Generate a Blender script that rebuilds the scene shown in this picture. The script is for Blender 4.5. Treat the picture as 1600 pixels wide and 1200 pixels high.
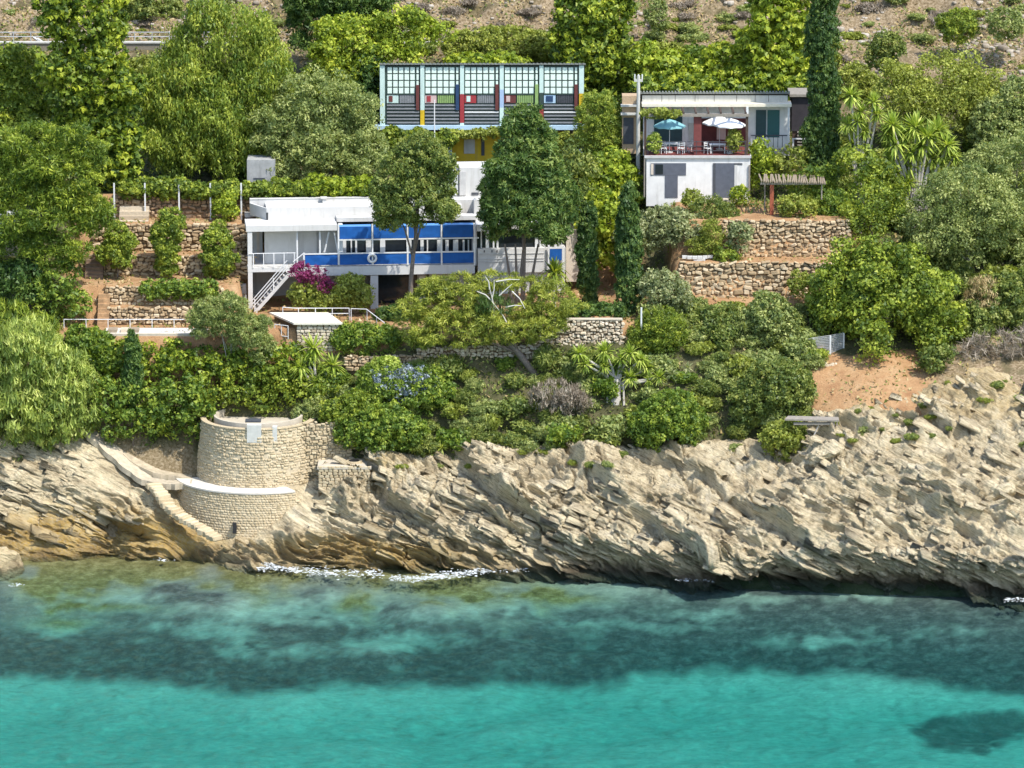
import bpy, bmesh, math, random
import numpy as np
from mathutils import Vector, Matrix

for _o in list(bpy.data.objects):
    bpy.data.objects.remove(_o, do_unlink=True)
SC = bpy.context.scene
COL = SC.collection
RAD = math.radians

# ------------------------------------------------------------------ camera, sky, sun, exposure
CAM = np.array([0.0, -373.0, 94.0])
PITCH = RAD(12.0)
FPX = 8000.0
cam_d = bpy.data.cameras.new('camera')
cam_d.sensor_width = 36.0
cam_d.lens = 36.0 * FPX / 1600.0
cam_d.clip_start = 1.0
cam_d.clip_end = 5000.0
cam = bpy.data.objects.new('camera', cam_d)
cam.location = CAM
cam.rotation_euler = (RAD(90) - PITCH, 0, 0)
COL.objects.link(cam)
SC.camera = cam

SUN_EL, SUN_AZ = RAD(56), RAD(47)          # azimuth to the right of the line towards the camera
world = bpy.data.worlds.new('World')
SC.world = world
world.use_nodes = True
_nt = world.node_tree
_sky = _nt.nodes.new('ShaderNodeTexSky')
_sky.sky_type = 'NISHITA'
_sky.sun_disc = False
_sky.sun_elevation = SUN_EL
_sky.sun_rotation = math.pi - SUN_AZ
_bg = _nt.nodes['Background']
_bg.inputs['Strength'].default_value = 0.15
_nt.links.new(_sky.outputs[0], _bg.inputs['Color'])

sun_d = bpy.data.lights.new('sun', 'SUN')
sun_d.energy = 2.7
sun_d.angle = RAD(0.53)
sun_d.color = (1.0, 0.955, 0.88)
sun = bpy.data.objects.new('sun', sun_d)
_sv = Vector((math.sin(SUN_AZ) * math.cos(SUN_EL), -math.cos(SUN_AZ) * math.cos(SUN_EL), math.sin(SUN_EL)))
sun.rotation_euler = (-_sv).to_track_quat('-Z', 'Y').to_euler()
sun.location = _sv * 200
COL.objects.link(sun)

SC.view_settings.view_transform = 'Standard'
SC.view_settings.look = 'None'
SC.view_settings.gamma = 1.0
SC.view_settings.exposure = 1.10
SC.view_settings.use_curve_mapping = False
SC.cycles.max_bounces = 6
SC.cycles.diffuse_bounces = 3
SC.cycles.glossy_bounces = 3
SC.cycles.transmission_bounces = 4
SC.cycles.transparent_max_bounces = 8
SC.cycles.caustics_reflective = False
SC.cycles.caustics_refractive = False

# ------------------------------------------------------------------ projection helpers (photo pixels at 1600x1200)
_up = np.array([0, math.sin(PITCH), math.cos(PITCH)])
_fw = np.array([0, math.cos(PITCH), -math.sin(PITCH)])
def ray(px, py):
    return _fw * FPX + np.array([1.0, 0, 0]) * (px - 800) + _up * (600 - py)
def W(px, py, Y):
    d = ray(px, py)
    return CAM + d * ((Y - CAM[1]) / d[1])
def WZ(px, py, Z):
    d = ray(px, py)
    return CAM + d * ((Z - CAM[2]) / d[2])
def pix(P):
    P = np.asarray(P, float)
    r = P - CAM
    dep = r @ _fw
    return 800 + FPX * r[..., 0] / dep, 600 - FPX * (r @ _up) / dep
def ppm(Y, Z=18.0):
    return FPX / ((Y + 373) * _fw[1] + (Z - 94) * _fw[2])

# ------------------------------------------------------------------ noise
_rs = np.random.RandomState(7)
_PT = _rs.permutation(4096)
_PV = _rs.uniform(-1, 1, 4096)
def vnoise(x, y, z):
    xi = np.floor(x).astype(np.int64); yi = np.floor(y).astype(np.int64); zi = np.floor(z).astype(np.int64)
    fx, fy, fz = x - xi, y - yi, z - zi
    fx = fx * fx * fx * (fx * (fx * 6 - 15) + 10); fy = fy * fy * fy * (fy * (fy * 6 - 15) + 10); fz = fz * fz * fz * (fz * (fz * 6 - 15) + 10)
    def h(a, b, c):
        return _PV[_PT[(_PT[(_PT[a & 4095] + b) & 4095] + c) & 4095]]
    def L(a, b, t): return a + (b - a) * t
    return L(L(L(h(xi, yi, zi), h(xi + 1, yi, zi), fx), L(h(xi, yi + 1, zi), h(xi + 1, yi + 1, zi), fx), fy),
             L(L(h(xi, yi, zi + 1), h(xi + 1, yi, zi + 1), fx), L(h(xi, yi + 1, zi + 1), h(xi + 1, yi + 1, zi + 1), fx), fy), fz)
def fbm(x, y, z, octv=4, gain=0.5):
    s, a = 0, 1.0
    for k in range(octv):
        s = s + a * vnoise(x + 17.3 * k, y + 5.1 * k, z - 9.7 * k)
        x, y, z, a = x * 2.03, y * 2.03, z * 2.03, a * gain
    return s
def sstep(a, b, x):
    t = np.clip((x - a) / (b - a), 0, 1)
    return t * t * (3 - 2 * t)

# ------------------------------------------------------------------ materials
MATS = {}
def new_mat(name):
    m = bpy.data.materials.new(name)
    m.use_nodes = True
    nt = m.node_tree
    MATS[name] = m
    return m, nt, nt.nodes['Principled BSDF'], nt.nodes.new, nt.links.new
def ramp(nt, stops, fac):
    r = nt.nodes.new('ShaderNodeValToRGB')
    el = r.color_ramp.elements
    while len(el) < len(stops): el.new(0.5)
    for e, (p, c) in zip(el, stops):
        e.position = p; e.color = (*c, 1)
    nt.links.new(fac, r.inputs[0])
    return r.outputs[0]
def noise_node(nt, scale, detail=4, rough=0.55, vec=None, dist=0.0):
    n = nt.nodes.new('ShaderNodeTexNoise')
    n.inputs['Scale'].default_value = scale; n.inputs['Detail'].default_value = detail
    n.inputs['Roughness'].default_value = rough; n.inputs['Distortion'].default_value = dist
    if vec is not None: nt.links.new(vec, n.inputs['Vector'])
    return n.outputs[0]
def mixc(nt, fac, a, b, mode='MIX'):
    m = nt.nodes.new('ShaderNodeMix'); m.data_type = 'RGBA'; m.blend_type = mode
    for i, v in ((0, fac), (6, a), (7, b)):
        if isinstance(v, (int, float)): m.inputs[i].default_value = v
        elif isinstance(v, tuple): m.inputs[i].default_value = (*v, 1)
        else: nt.links.new(v, m.inputs[i])
    return m.outputs[2]
def bump(nt, b, h, strength=0.5, dist=0.05):
    n = nt.nodes.new('ShaderNodeBump')
    n.inputs['Strength'].default_value = strength; n.inputs['Distance'].default_value = dist
    nt.links.new(h, n.inputs['Height']); nt.links.new(n.outputs[0], b.inputs['Normal'])
def geo_pos(nt):
    return nt.nodes.new('ShaderNodeNewGeometry').outputs['Position']
def attr(nt, name, out='Fac'):
    a = nt.nodes.new('ShaderNodeAttribute'); a.attribute_name = name
    return a.outputs[out]

def plain(name, col, rough=0.6, var=0.12, scale=3.0, metal=0.0, spec=0.4, dirt=None):
    """painted / plain surface with a little weathering of its own"""
    m, nt, b, N, L = new_mat(name)
    p = geo_pos(nt)
    n = noise_node(nt, scale, 5, 0.6, p)
    lo = tuple(max(0, c * (1 - var)) for c in col); hi = tuple(min(1, c * (1 + var * 0.6)) for c in col)
    c = ramp(nt, [(0.3, lo), (0.7, hi)], n)
    if dirt:
        mp = N('ShaderNodeMapping'); mp.inputs['Scale'].default_value = (2.5, 2.5, 0.35); L(p, mp.inputs['Vector'])
        n2 = noise_node(nt, 1.0, 6, 0.7, mp.outputs[0])
        f = ramp(nt, [(0.52, (0, 0, 0)), (0.75, (1, 1, 1))], n2)
        c = mixc(nt, f, c, dirt)
    L(c, b.inputs['Base Color'])
    b.inputs['Roughness'].default_value = rough; b.inputs['Metallic'].default_value = metal
    b.inputs['Specular IOR Level'].default_value = spec
    return m

def leafmat(name, dark, mid, light, trans=0.36, rough=0.5, spec=0.35, tint=(1.34, 1.08, 1.15)):
    m, nt, b, N, L = new_mat(name)
    t = attr(nt, 'tone')
    dark, mid, light = [tuple(min(.9, c * g * k) for c, k in zip(col, tint)) for col, g in ((dark, 1.85), (mid, 1.85), (light, 1.75))]
    c = ramp(nt, [(0.0, dark), (0.5, mid), (1.0, light)], t)
    L(c, b.inputs['Base Color'])
    b.inputs['Roughness'].default_value = rough
    b.inputs['Specular IOR Level'].default_value = spec
    tr = N('ShaderNodeBsdfTranslucent')
    tc = mixc(nt, 1.0, c, (1.0, 1.0, 0.45), 'MULTIPLY')
    L(tc, tr.inputs['Color'])
    mx = N('ShaderNodeMixShader'); mx.inputs[0].default_value = trans
    L(b.outputs[0], mx.inputs[1]); L(tr.outputs[0], mx.inputs[2])
    L(mx.outputs[0], nt.nodes['Material Output'].inputs['Surface'])
    return m

white = plain('white_render', (0.565, 0.555, 0.53), 0.7, 0.07, 1.3, dirt=(0.45, 0.435, 0.40))
whitemetal = plain('white_paint', (0.66, 0.66, 0.65), 0.45, 0.05)
greyrender = plain('grey_render', (0.50, 0.49, 0.47), 0.8, 0.12, 2.0, dirt=(0.36, 0.35, 0.33))
beige = plain('beige_render', (0.58, 0.50, 0.41), 0.8, 0.1)
bluecanvas = plain('blue_canvas', (0.004, 0.085, 0.32), 0.7, 0.18, 2.0)
lightblue = plain('pale_blue_canvas', (0.10, 0.27, 0.56), 0.7, 0.1)
glass = plain('dark_glass', (0.02, 0.025, 0.03), 0.08, 0.2, spec=0.6)
curtain = plain('pale_curtain', (0.62, 0.62, 0.60), 0.8, 0.15, 8)
mintpaint = plain('mint_paint', (0.52, 0.66, 0.60), 0.6, 0.08, dirt=(0.40, 0.5, 0.46))
pane_w = plain('opal_pane', (0.68, 0.80, 0.70), 0.25, 0.10, 6)
darkgreen = plain('dark_green_paint', (0.035, 0.06, 0.05), 0.6, 0.2)
charcoal = plain('charcoal_board', (0.065, 0.07, 0.08), 0.7, 0.25, 4)
slatgrey = plain('grey_slat', (0.22, 0.23, 0.24), 0.7, 0.2, 4)
yellowp = plain('yellow_paint', (0.60, 0.40, 0.015), 0.65, 0.12, dirt=(0.42, 0.30, 0.05))
redp = plain('red_paint', (0.32, 0.035, 0.04), 0.6, 0.15)
maroonp = plain('maroon_paint', (0.13, 0.035, 0.03), 0.7, 0.2)
navyp = plain('navy_paint', (0.02, 0.05, 0.12), 0.65, 0.2)
limep = plain('lime_paint', (0.24, 0.36, 0.12), 0.65, 0.15)
pinkp = plain('pale_pink_paint', (0.55, 0.40, 0.37), 0.65, 0.1)
bluegrey = plain('blue_grey_paint', (0.34, 0.45, 0.62), 0.65, 0.1)
skybluep = plain('sky_blue_beam', (0.42, 0.57, 0.70), 0.65, 0.1)
corrug = plain('corrugated_sheet', (0.20, 0.21, 0.19), 0.8, 0.25, 4)
fascia = plain('fibre_cement', (0.52, 0.51, 0.46), 0.8, 0.1, 3, dirt=(0.38, 0.37, 0.33))
cream = plain('cream_eave', (0.70, 0.64, 0.50), 0.7, 0.1)
tealdark = plain('dark_teal_paint', (0.018, 0.055, 0.065), 0.4, 0.2)
greydoor = plain('slate_door', (0.10, 0.11, 0.135), 0.55, 0.15)
brickred = plain('brick_red_paint', (0.17, 0.045, 0.04), 0.75, 0.2)
darkwood = plain('dark_timber', (0.07, 0.045, 0.032), 0.8, 0.3, 6)
greywood = plain('weathered_timber', (0.26, 0.23, 0.19), 0.85, 0.25, 6)
tealfab = plain('teal_fabric', (0.20, 0.42, 0.45), 0.8, 0.1)
whitefab = plain('white_fabric', (0.82, 0.81, 0.79), 0.8, 0.05)
concrete = plain('pale_concrete', (0.50, 0.44, 0.34), 0.85, 0.15, 1.6, dirt=(0.42, 0.37, 0.29))
paving = plain('pale_paving', (0.62, 0.57, 0.49), 0.85, 0.15, 2.2)
trunkm = plain('grey_bark', (0.17, 0.14, 0.115), 0.9, 0.35, 9)
palebark = plain('pale_bark', (0.46, 0.42, 0.37), 0.9, 0.25, 8)
steel = plain('galvanised_steel', (0.42, 0.43, 0.43), 0.5, 0.15, 5, metal=0.3)
rust = plain('rust_red_timber', (0.32, 0.09, 0.045), 0.8, 0.3, 6)
reedm = plain('split_reed', (0.30, 0.24, 0.17), 0.9, 0.3, 12)
blackm = plain('black_rubber', (0.02, 0.02, 0.02), 0.6, 0.2)
foamm = plain('sea_foam', (0.62, 0.65, 0.64), 0.6, 0.05, 8)
earthdark = plain('wall_core_earth', (0.17, 0.115, 0.065), 0.95, 0.3, 5)

def stonemat(name, c1, c2, c3):
    m, nt, b, N, L = new_mat(name)
    oi = N('ShaderNodeObjectInfo')
    isl = N('ShaderNodeNewGeometry')
    add = N('ShaderNodeMath'); add.operation = 'ADD'
    L(oi.outputs['Random'], add.inputs[0]); L(isl.outputs['Random Per Island'], add.inputs[1])
    fr = N('ShaderNodeMath'); fr.operation = 'FRACT'; L(add.outputs[0], fr.inputs[0])
    c = ramp(nt, [(0.0, c1), (0.5, c2), (1.0, c3)], fr.outputs[0])
    n = noise_node(nt, 7, 5, 0.65, geo_pos(nt))
    c = mixc(nt, 0.42, c, ramp(nt, [(0.25, (0.45, 0.42, 0.38)), (0.7, (1, 1, 1))], n), 'MULTIPLY')
    L(c, b.inputs['Base Color']); b.inputs['Roughness'].default_value = 0.9
    bump(nt, b, n, 0.5, 0.05)
    return m
stone_tan = stonemat('tan_limestone', (0.33, 0.23, 0.125), (0.50, 0.375, 0.22), (0.64, 0.52, 0.35))
stone_brown = stonemat('brown_limestone', (0.25, 0.155, 0.085), (0.38, 0.25, 0.14), (0.48, 0.35, 0.22))
stone_grey = stonemat('grey_limestone', (0.42, 0.34, 0.24), (0.58, 0.49, 0.36), (0.70, 0.62, 0.49))
stone_tower = stonemat('pale_limestone', (0.44, 0.35, 0.21), (0.52, 0.42, 0.265), (0.58, 0.485, 0.32))

# leaf materials (dark, mid, light)
LEAF = dict(
    ivy=leafmat('leaf_ivy', (0.025, 0.055, 0.007), (0.085, 0.142, 0.012), (0.23, 0.30, 0.026), tint=(1.24, 1.04, 1.15)),
    lime=leafmat('leaf_lime', (0.05, 0.09, 0.008), (0.135, 0.20, 0.014), (0.28, 0.34, 0.035), tint=(1.18, 1.03, 1.15)),
    broad=leafmat('leaf_broad', (0.028, 0.066, 0.010), (0.078, 0.142, 0.018), (0.17, 0.245, 0.03)),
    carob=leafmat('leaf_carob', (0.032, 0.066, 0.009), (0.095, 0.155, 0.018), (0.21, 0.285, 0.035)),
    pine=leafmat('leaf_pine', (0.03, 0.064, 0.009), (0.085, 0.145, 0.015), (0.19, 0.265, 0.03)),
    wpine=leafmat('leaf_windpine', (0.065, 0.09, 0.015), (0.15, 0.185, 0.026), (0.26, 0.285, 0.05), tint=(1.22, 1.12, 1.2)),
    cedar=leafmat('leaf_cedar', (0.024, 0.058, 0.014), (0.058, 0.115, 0.024), (0.125, 0.19, 0.045)),
    cyp=leafmat('leaf_cypress', (0.018, 0.046, 0.012), (0.036, 0.080, 0.018), (0.085, 0.145, 0.03)),
    pepper=leafmat('leaf_pepper', (0.045, 0.092, 0.014), (0.115, 0.18, 0.024), (0.21, 0.28, 0.04)),
    olive=leafmat('leaf_olive', (0.06, 0.095, 0.028), (0.13, 0.175, 0.05), (0.24, 0.285, 0.10), tint=(1.22, 1.08, 1.1)),
    grey=leafmat('leaf_grey', (0.065, 0.09, 0.038), (0.14, 0.175, 0.075), (0.26, 0.29, 0.145), tint=(1.2, 1.08, 1.1)),
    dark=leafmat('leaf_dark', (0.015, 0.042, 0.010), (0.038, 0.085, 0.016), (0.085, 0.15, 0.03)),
    maquis=leafmat('leaf_maquis', (0.030, 0.060, 0.014), (0.082, 0.13, 0.026), (0.165, 0.215, 0.05)),
    oliveg=leafmat('leaf_olive_yellow', (0.075, 0.095, 0.014), (0.145, 0.185, 0.028), (0.26, 0.29, 0.055), tint=(1.14, 1.05, 1.15)),
    dry=leafmat('leaf_dry', (0.13, 0.10, 0.07), (0.25, 0.205, 0.15), (0.38, 0.33, 0.26), trans=0.1, tint=(.62, .62, .62)),
    yucca=leafmat('leaf_yucca', (0.06, 0.11, 0.014), (0.17, 0.245, 0.035), (0.30, 0.37, 0.09), tint=(1.2, 1.05, 1.1)),
    reed=leafmat('leaf_reed', (0.07, 0.11, 0.018), (0.165, 0.22, 0.036), (0.32, 0.37, 0.09), tint=(1.2, 1.1, 1.3)),
    boug=leafmat('petal_magenta', (0.045, 0.010, 0.025), (0.095, 0.014, 0.055), (0.18, 0.05, 0.12), spec=0.2),
    plum=leafmat('petal_pale_blue', (0.14, 0.18, 0.20), (0.30, 0.35, 0.42), (0.55, 0.60, 0.68), spec=0.2, tint=(.62, .62, .62)),
    orange=leafmat('leaf_orange', (0.20, 0.09, 0.015), (0.34, 0.17, 0.03), (0.45, 0.28, 0.06)),
    straw=leafmat('leaf_straw', (0.24, 0.19, 0.09), (0.40, 0.33, 0.17), (0.55, 0.48, 0.29), trans=0.1, tint=(.55, .5, .42)),
)

# ------------------------------------------------------------------ object helpers
def tag(o, label=None, cat=None, group=None, kind=None):
    if label: o['label'] = label
    if cat: o['category'] = cat
    if group: o['group'] = group
    if kind: o['kind'] = kind
    return o
def thing(name, label, cat, loc=(0, 0, 0), rz=0.0, group=None):
    o = bpy.data.objects.new(name, None)
    o.empty_display_size = 0.3
    o.location = loc; o.rotation_euler = (0, 0, rz)
    COL.objects.link(o)
    return tag(o, label, cat, group)
def link(name, me, parent=None, loc=None):
    o = bpy.data.objects.new(name, me)
    COL.objects.link(o)
    if parent is not None: o.parent = parent
    if loc is not None: o.location = loc
    return o
def np_mesh(name, V, F, mat, attrs=None, smooth=False):
    """V (n,3); F (m,k) all faces with k corners; attrs: name -> per-vertex floats or colours"""
    V = np.ascontiguousarray(V, np.float32); F = np.ascontiguousarray(F, np.int32)
    me = bpy.data.meshes.new(name)
    k = F.shape[1]
    me.vertices.add(len(V)); me.vertices.foreach_set('co', V.ravel())
    me.loops.add(F.size); me.loops.foreach_set('vertex_index', F.ravel())
    me.polygons.add(len(F))
    me.polygons.foreach_set('loop_start', np.arange(0, F.size, k, dtype=np.int32))
    me.polygons.foreach_set('loop_total', np.full(len(F), k, np.int32))
    if smooth: me.polygons.foreach_set('use_smooth', np.ones(len(F), bool))
    for an, av in (attrs or {}).items():
        av = np.asarray(av, np.float32)
        if av.ndim == 1:
            a = me.attributes.new(an, 'FLOAT', 'POINT'); a.data.foreach_set('value', av)
        else:
            a = me.attributes.new(an, 'FLOAT_COLOR', 'POINT'); a.data.foreach_set('color', np.c_[av, np.ones(len(av))].astype(np.float32).ravel())
    me.materials.append(mat)
    me.update(calc_edges=True)
    return me
class MB:
    """collects boxes, prisms and tubes of ONE part"""
    def __init__(s): s.v = []; s.f = []
    def add(s, V, F):
        o = len(s.v); s.v += [tuple(p) for p in V]; s.f += [tuple(i + o for i in f) for f in F]; return s
    def box(s, x0, x1, y0, y1, z0, z1):
        return s.add([(x0, y0, z0), (x1, y0, z0), (x1, y1, z0), (x0, y1, z0), (x0, y0, z1), (x1, y0, z1), (x1, y1, z1), (x0, y1, z1)],
                     [(0, 3, 2, 1), (4, 5, 6, 7), (0, 1, 5, 4), (1, 2, 6, 5), (2, 3, 7, 6), (3, 0, 4, 7)])
    def prism(s, pts, z0, z1):
        n = len(pts)
        return s.add([(x, y, z0) for x, y in pts] + [(x, y, z1) for x, y in pts],
                     [tuple(range(n))[::-1], tuple(range(n, 2 * n))] + [(i, (i + 1) % n, n + (i + 1) % n, n + i) for i in range(n)])
    def tube(s, P, r, n=6, r1=None):
        P = [Vector(p) for p in P]
        R = r if isinstance(r, (list, tuple)) else [r + ((r1 if r1 is not None else r) - r) * i / max(1, len(P) - 1) for i in range(len(P))]
        V, F = [], []
        for i, p in enumerate(P):
            d = (P[min(i + 1, len(P) - 1)] - P[max(i - 1, 0)]).normalized()
            a = d.cross(Vector((0, 0, 1)) if abs(d.z) < 0.9 else Vector((1, 0, 0))).normalized(); b = d.cross(a)
            for k in range(n):
                t = 2 * math.pi * k / n
                V.append(p + (a * math.cos(t) + b * math.sin(t)) * R[i])
        for i in range(len(P) - 1):
            for k in range(n):
                F.append((i * n + k, i * n + (k + 1) % n, (i + 1) * n + (k + 1) % n, (i + 1) * n + k))
        F.append(tuple(range(n))[::-1]); F.append(tuple(range((len(P) - 1) * n, len(P) * n)))
        return s.add(V, F)
    def build(s, name, mat, parent=None, loc=None, smooth=False, off=None):
        me = bpy.data.meshes.new(name)
        v = s.v if off is None else [(x - off[0], y - off[1], z - off[2]) for x, y, z in s.v]
        me.from_pydata(v, [], s.f)
        me.materials.append(mat)
        bm = bmesh.new(); bm.from_mesh(me); bmesh.ops.recalc_face_normals(bm, faces=bm.faces); bm.to_mesh(me); bm.free()
        if smooth: me.polygons.foreach_set('use_smooth', [True] * len(me.polygons))
        me.update()
        return link(name, me, parent, loc)
# ------------------------------------------------------------------ terrain
_YG = np.array([-14, -6, 0, 4, 8, 10, 12, 14, 16, 17, 20, 24, 28, 32, 36, 40, 44, 48, 54, 59, 62, 68, 76, 90, 130], float)
_top = [28.5, 30.9, 31.3, 34.6, 40.5, 52, 84]
_TC = {
    -60: [-6, -5, -4, -2, 2.0, 4.5, 7.0, 10, 13, 14, 15.8, 17, 18.6, 20.2, 21.8, 23.2, 24.6, 26.2] + _top,
    -40: [-6, -5, -4, -2, 1.5, 4.0, 6.8, 10, 13, 14, 15.8, 17, 18.6, 20.2, 21.8, 23.2, 24.6, 26.2] + _top,
    -34: [-6, -5, -4, -2, 1.2, 3.6, 5.6, 8.0, 12.6, 14.6, 15.3, 17, 18.8, 21.0, 22.6, 23.6, 24.8, 26.4] + _top,
    -28: [-6, -5, -4, -2, 1.0, 3.0, 4.6, 7.6, 13.0, 15.0, 15.2, 17, 19.6, 22.0, 23.6, 24.0, 25.0, 26.5] + _top,
    -20: [-6, -5, -4, -2, 1.0, 3.0, 5.2, 8.6, 12.2, 13.6, 15.4, 15.5, 17, 20.0, 22.4, 23.6, 25.0, 26.6] + _top,
    -13: [-6, -5, -4, 0, 3.4, 5.6, 8.2, 10.6, 13.2, 14.4, 15.5, 15.5, 17, 19.6, 22.0, 23.4, 25.0, 26.8] + _top,
    -5: [-6, -5, -3, 1.0, 5.4, 7.2, 9.4, 11.8, 14.2, 15.4, 15.6, 15.8, 17, 19.4, 21.8, 23.4, 25.0, 27.0] + _top,
    4: [-6, -5, -3, 1.6, 5.6, 7.6, 9.8, 12.0, 14.4, 15.8, 16.4, 16.5, 17, 19.4, 21.8, 23.6, 25.2, 27.2] + _top,
    10: [-6, -4, -1, 2.4, 5.8, 7.8, 10, 12.2, 14.4, 15.8, 16.4, 17.2, 18.6, 20.4, 22.2, 24.0, 25.6, 27.4] + _top,
    20: [-6, -3, 0.5, 3.2, 6.4, 8.6, 10.8, 12.3, 13.8, 14.4, 16.2, 18.0, 20.2, 22.6, 23.6, 24.6, 26.0, 27.6] + _top,
    28: [-6, -3, 2.0, 5.4, 9.2, 11.0, 11.9, 12.6, 13.2, 13.5, 15.0, 17.4, 19.4, 21.2, 22.4, 23.8, 25.2, 26.8] + _top,
    34: [-6, -3, 2.8, 6.4, 9.4, 11.0, 12.1, 12.9, 13.5, 13.9, 15.2, 17.3, 19.2, 21.0, 22.2, 23.6, 25.2, 26.8] + _top,
    60: [-6, -2, 3.0, 6.8, 9.4, 10.8, 12.2, 13.2, 14.0, 14.4, 15.6, 17.4, 19.2, 21.0, 22.2, 23.6, 25.2, 26.8] + _top,
}
_TX = np.array(sorted(_TC), float)
_TZ = np.array([_TC[int(x)] for x in _TX])
LSTEP = [(16.0, 15.1), (20.5, 16.5), (21.5, 18.0), (26.0, 19.6), (28.0, 21.8), (30.5, 23.6)]   # wall front Y, ground level above it
RSTEP = [(22.0, 19.8), (24.4, 22.75)]
def Hbase(X, Y):
    X = np.asarray(X, float); Y = np.asarray(Y, float)
    jx = np.clip(np.searchsorted(_TX, X) - 1, 0, len(_TX) - 2); tx = np.clip((X - _TX[jx]) / (_TX[jx + 1] - _TX[jx]), 0, 1)
    jy = np.clip(np.searchsorted(_YG, Y) - 1, 0, len(_YG) - 2); ty = np.clip((Y - _YG[jy]) / (_YG[jy + 1] - _YG[jy]), 0, 1)
    tx = tx * tx * (3 - 2 * tx)
    a = _TZ[jx, jy] * (1 - ty) + _TZ[jx, jy + 1] * ty
    b = _TZ[jx + 1, jy] * (1 - ty) + _TZ[jx + 1, jy + 1] * ty
    return a * (1 - tx) + b * tx
def H(X, Y):
    X = np.asarray(X, float); Y = np.asarray(Y, float)
    z = Hbase(X, Y)
    n = fbm(X * 0.25, Y * 0.25, 0 * X, 3) * 0.35 * sstep(8, 12, Y)
    n2 = fbm(X * 0.12, Y * 0.16, 0 * X + 9, 4) * 1.4 * sstep(62, 68, Y) + fbm(X * 0.6, Y * 0.6, 0 * X + 4, 4) * 0.45 * sstep(61, 64, Y)
    # left terraces
    ml = sstep(-35.5, -34.2, X) * (1 - sstep(-21.4, -20.6, X)) * (Y > 15.9) * (1 - sstep(33, 35, Y))
    zl = np.full_like(z, 15.1)
    for yw, zz in LSTEP: zl = np.where(Y > yw + 0.12, zz, zl)
    # villa platform and right garden
    mv = sstep(-21.6, -21.0, X) * (1 - sstep(8.0, 9.0, X)) * sstep(16.6, 17.0, Y) * (1 - sstep(29, 31.5, Y))
    zv = 15.5 + 0.95 * sstep(-8, -3, X)
    # right terraces
    mr = sstep(12.2, 13.0, X) * (1 - sstep(26.4, 27.6, X)) * sstep(20.2, 21.5, Y) * (1 - sstep(33.5, 35, Y))
    zr = np.full_like(z, 17.0)
    for yw, zz in RSTEP: zr = np.where(Y > yw + 0.12, zz, zr)
    z = z + n * (1 - np.maximum.reduce([ml, mv, mr])) + n2
    z = z * (1 - ml) + zl * ml
    z = z * (1 - mv) + zv * mv
    z = z * (1 - mr) + zr * mr
    # terraces under the houses at the back
    m1 = sstep(-11.5, -10.3, X) * (1 - sstep(6.2, 7.4, X)) * sstep(38.5, 39.5, Y) * (1 - sstep(46, 47.5, Y))
    z = z * (1 - m1) + 23.8 * m1
    return z
def hit(px, py, y0=-8.0, y1=100.0):
    """first terrain point on the sight line through a photo pixel"""
    Ys = np.arange(y0, y1, 0.2)
    d = ray(px, py); t = (Ys - CAM[1]) / d[1]
    P = CAM[None] + d[None] * t[:, None]
    b = np.nonzero(P[:, 2] <= H(P[:, 0], Ys))[0]
    return P[b[0]] if len(b) else P[-1]

def grid_mesh(name, xs, ys, zf, mat, attrf=None, smooth=True):
    X, Y = np.meshgrid(xs, ys)
    Z = zf(X, Y)
    nx, ny = len(xs), len(ys)
    i = np.arange(nx * ny).reshape(ny, nx)
    F = np.c_[i[:-1, :-1].ravel(), i[:-1, 1:].ravel(), i[1:, 1:].ravel(), i[1:, :-1].ravel()]
    V = np.c_[X.ravel(), Y.ravel(), Z.ravel()]
    return np_mesh(name, V, F, mat, attrf(V) if attrf else None, smooth)

def ground_mat():
    m, nt, b, N, L = new_mat('hillside_ground')
    p = geo_pos(nt)
    soil = attr(nt, 'soil'); scr = attr(nt, 'scree')
    n1 = noise_node(nt, 0.8, 6, 0.65, p); n2 = noise_node(nt, 5.0, 5, 0.7, p); n3 = noise_node(nt, 0.35, 4, 0.6, p)
    under = ramp(nt, [(0.3, (0.045, 0.05, 0.02)), (0.55, (0.10, 0.095, 0.045)), (0.75, (0.17, 0.14, 0.075))], n1)
    ochre = ramp(nt, [(0.25, (0.28, 0.145, 0.07)), (0.5, (0.40, 0.24, 0.12)), (0.8, (0.50, 0.35, 0.20))], n1)
    scree = ramp(nt, [(0.25, (0.085, 0.07, 0.035)), (0.42, (0.20, 0.145, 0.08)), (0.6, (0.34, 0.265, 0.17)), (0.8, (0.47, 0.40, 0.29))], n2)
    scree = mixc(nt, ramp(nt, [(0.5, (0, 0, 0)), (0.62, (1, 1, 1))], n3), scree, (0.14, 0.115, 0.06))
    c = mixc(nt, soil, under, ochre)
    c = mixc(nt, scr, c, scree)
    c = mixc(nt, 0.5, c, ramp(nt, [(0.3, (0.6, 0.58, 0.55)), (0.65, (1, 1, 1))], n2), 'MULTIPLY')
    L(c, b.inputs['Base Color']); b.inputs['Roughness'].default_value = 0.95; b.inputs['Specular IOR Level'].default_value = 0.15
    bump(nt, b, n2, 0.9, 0.12)
    return m
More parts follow.
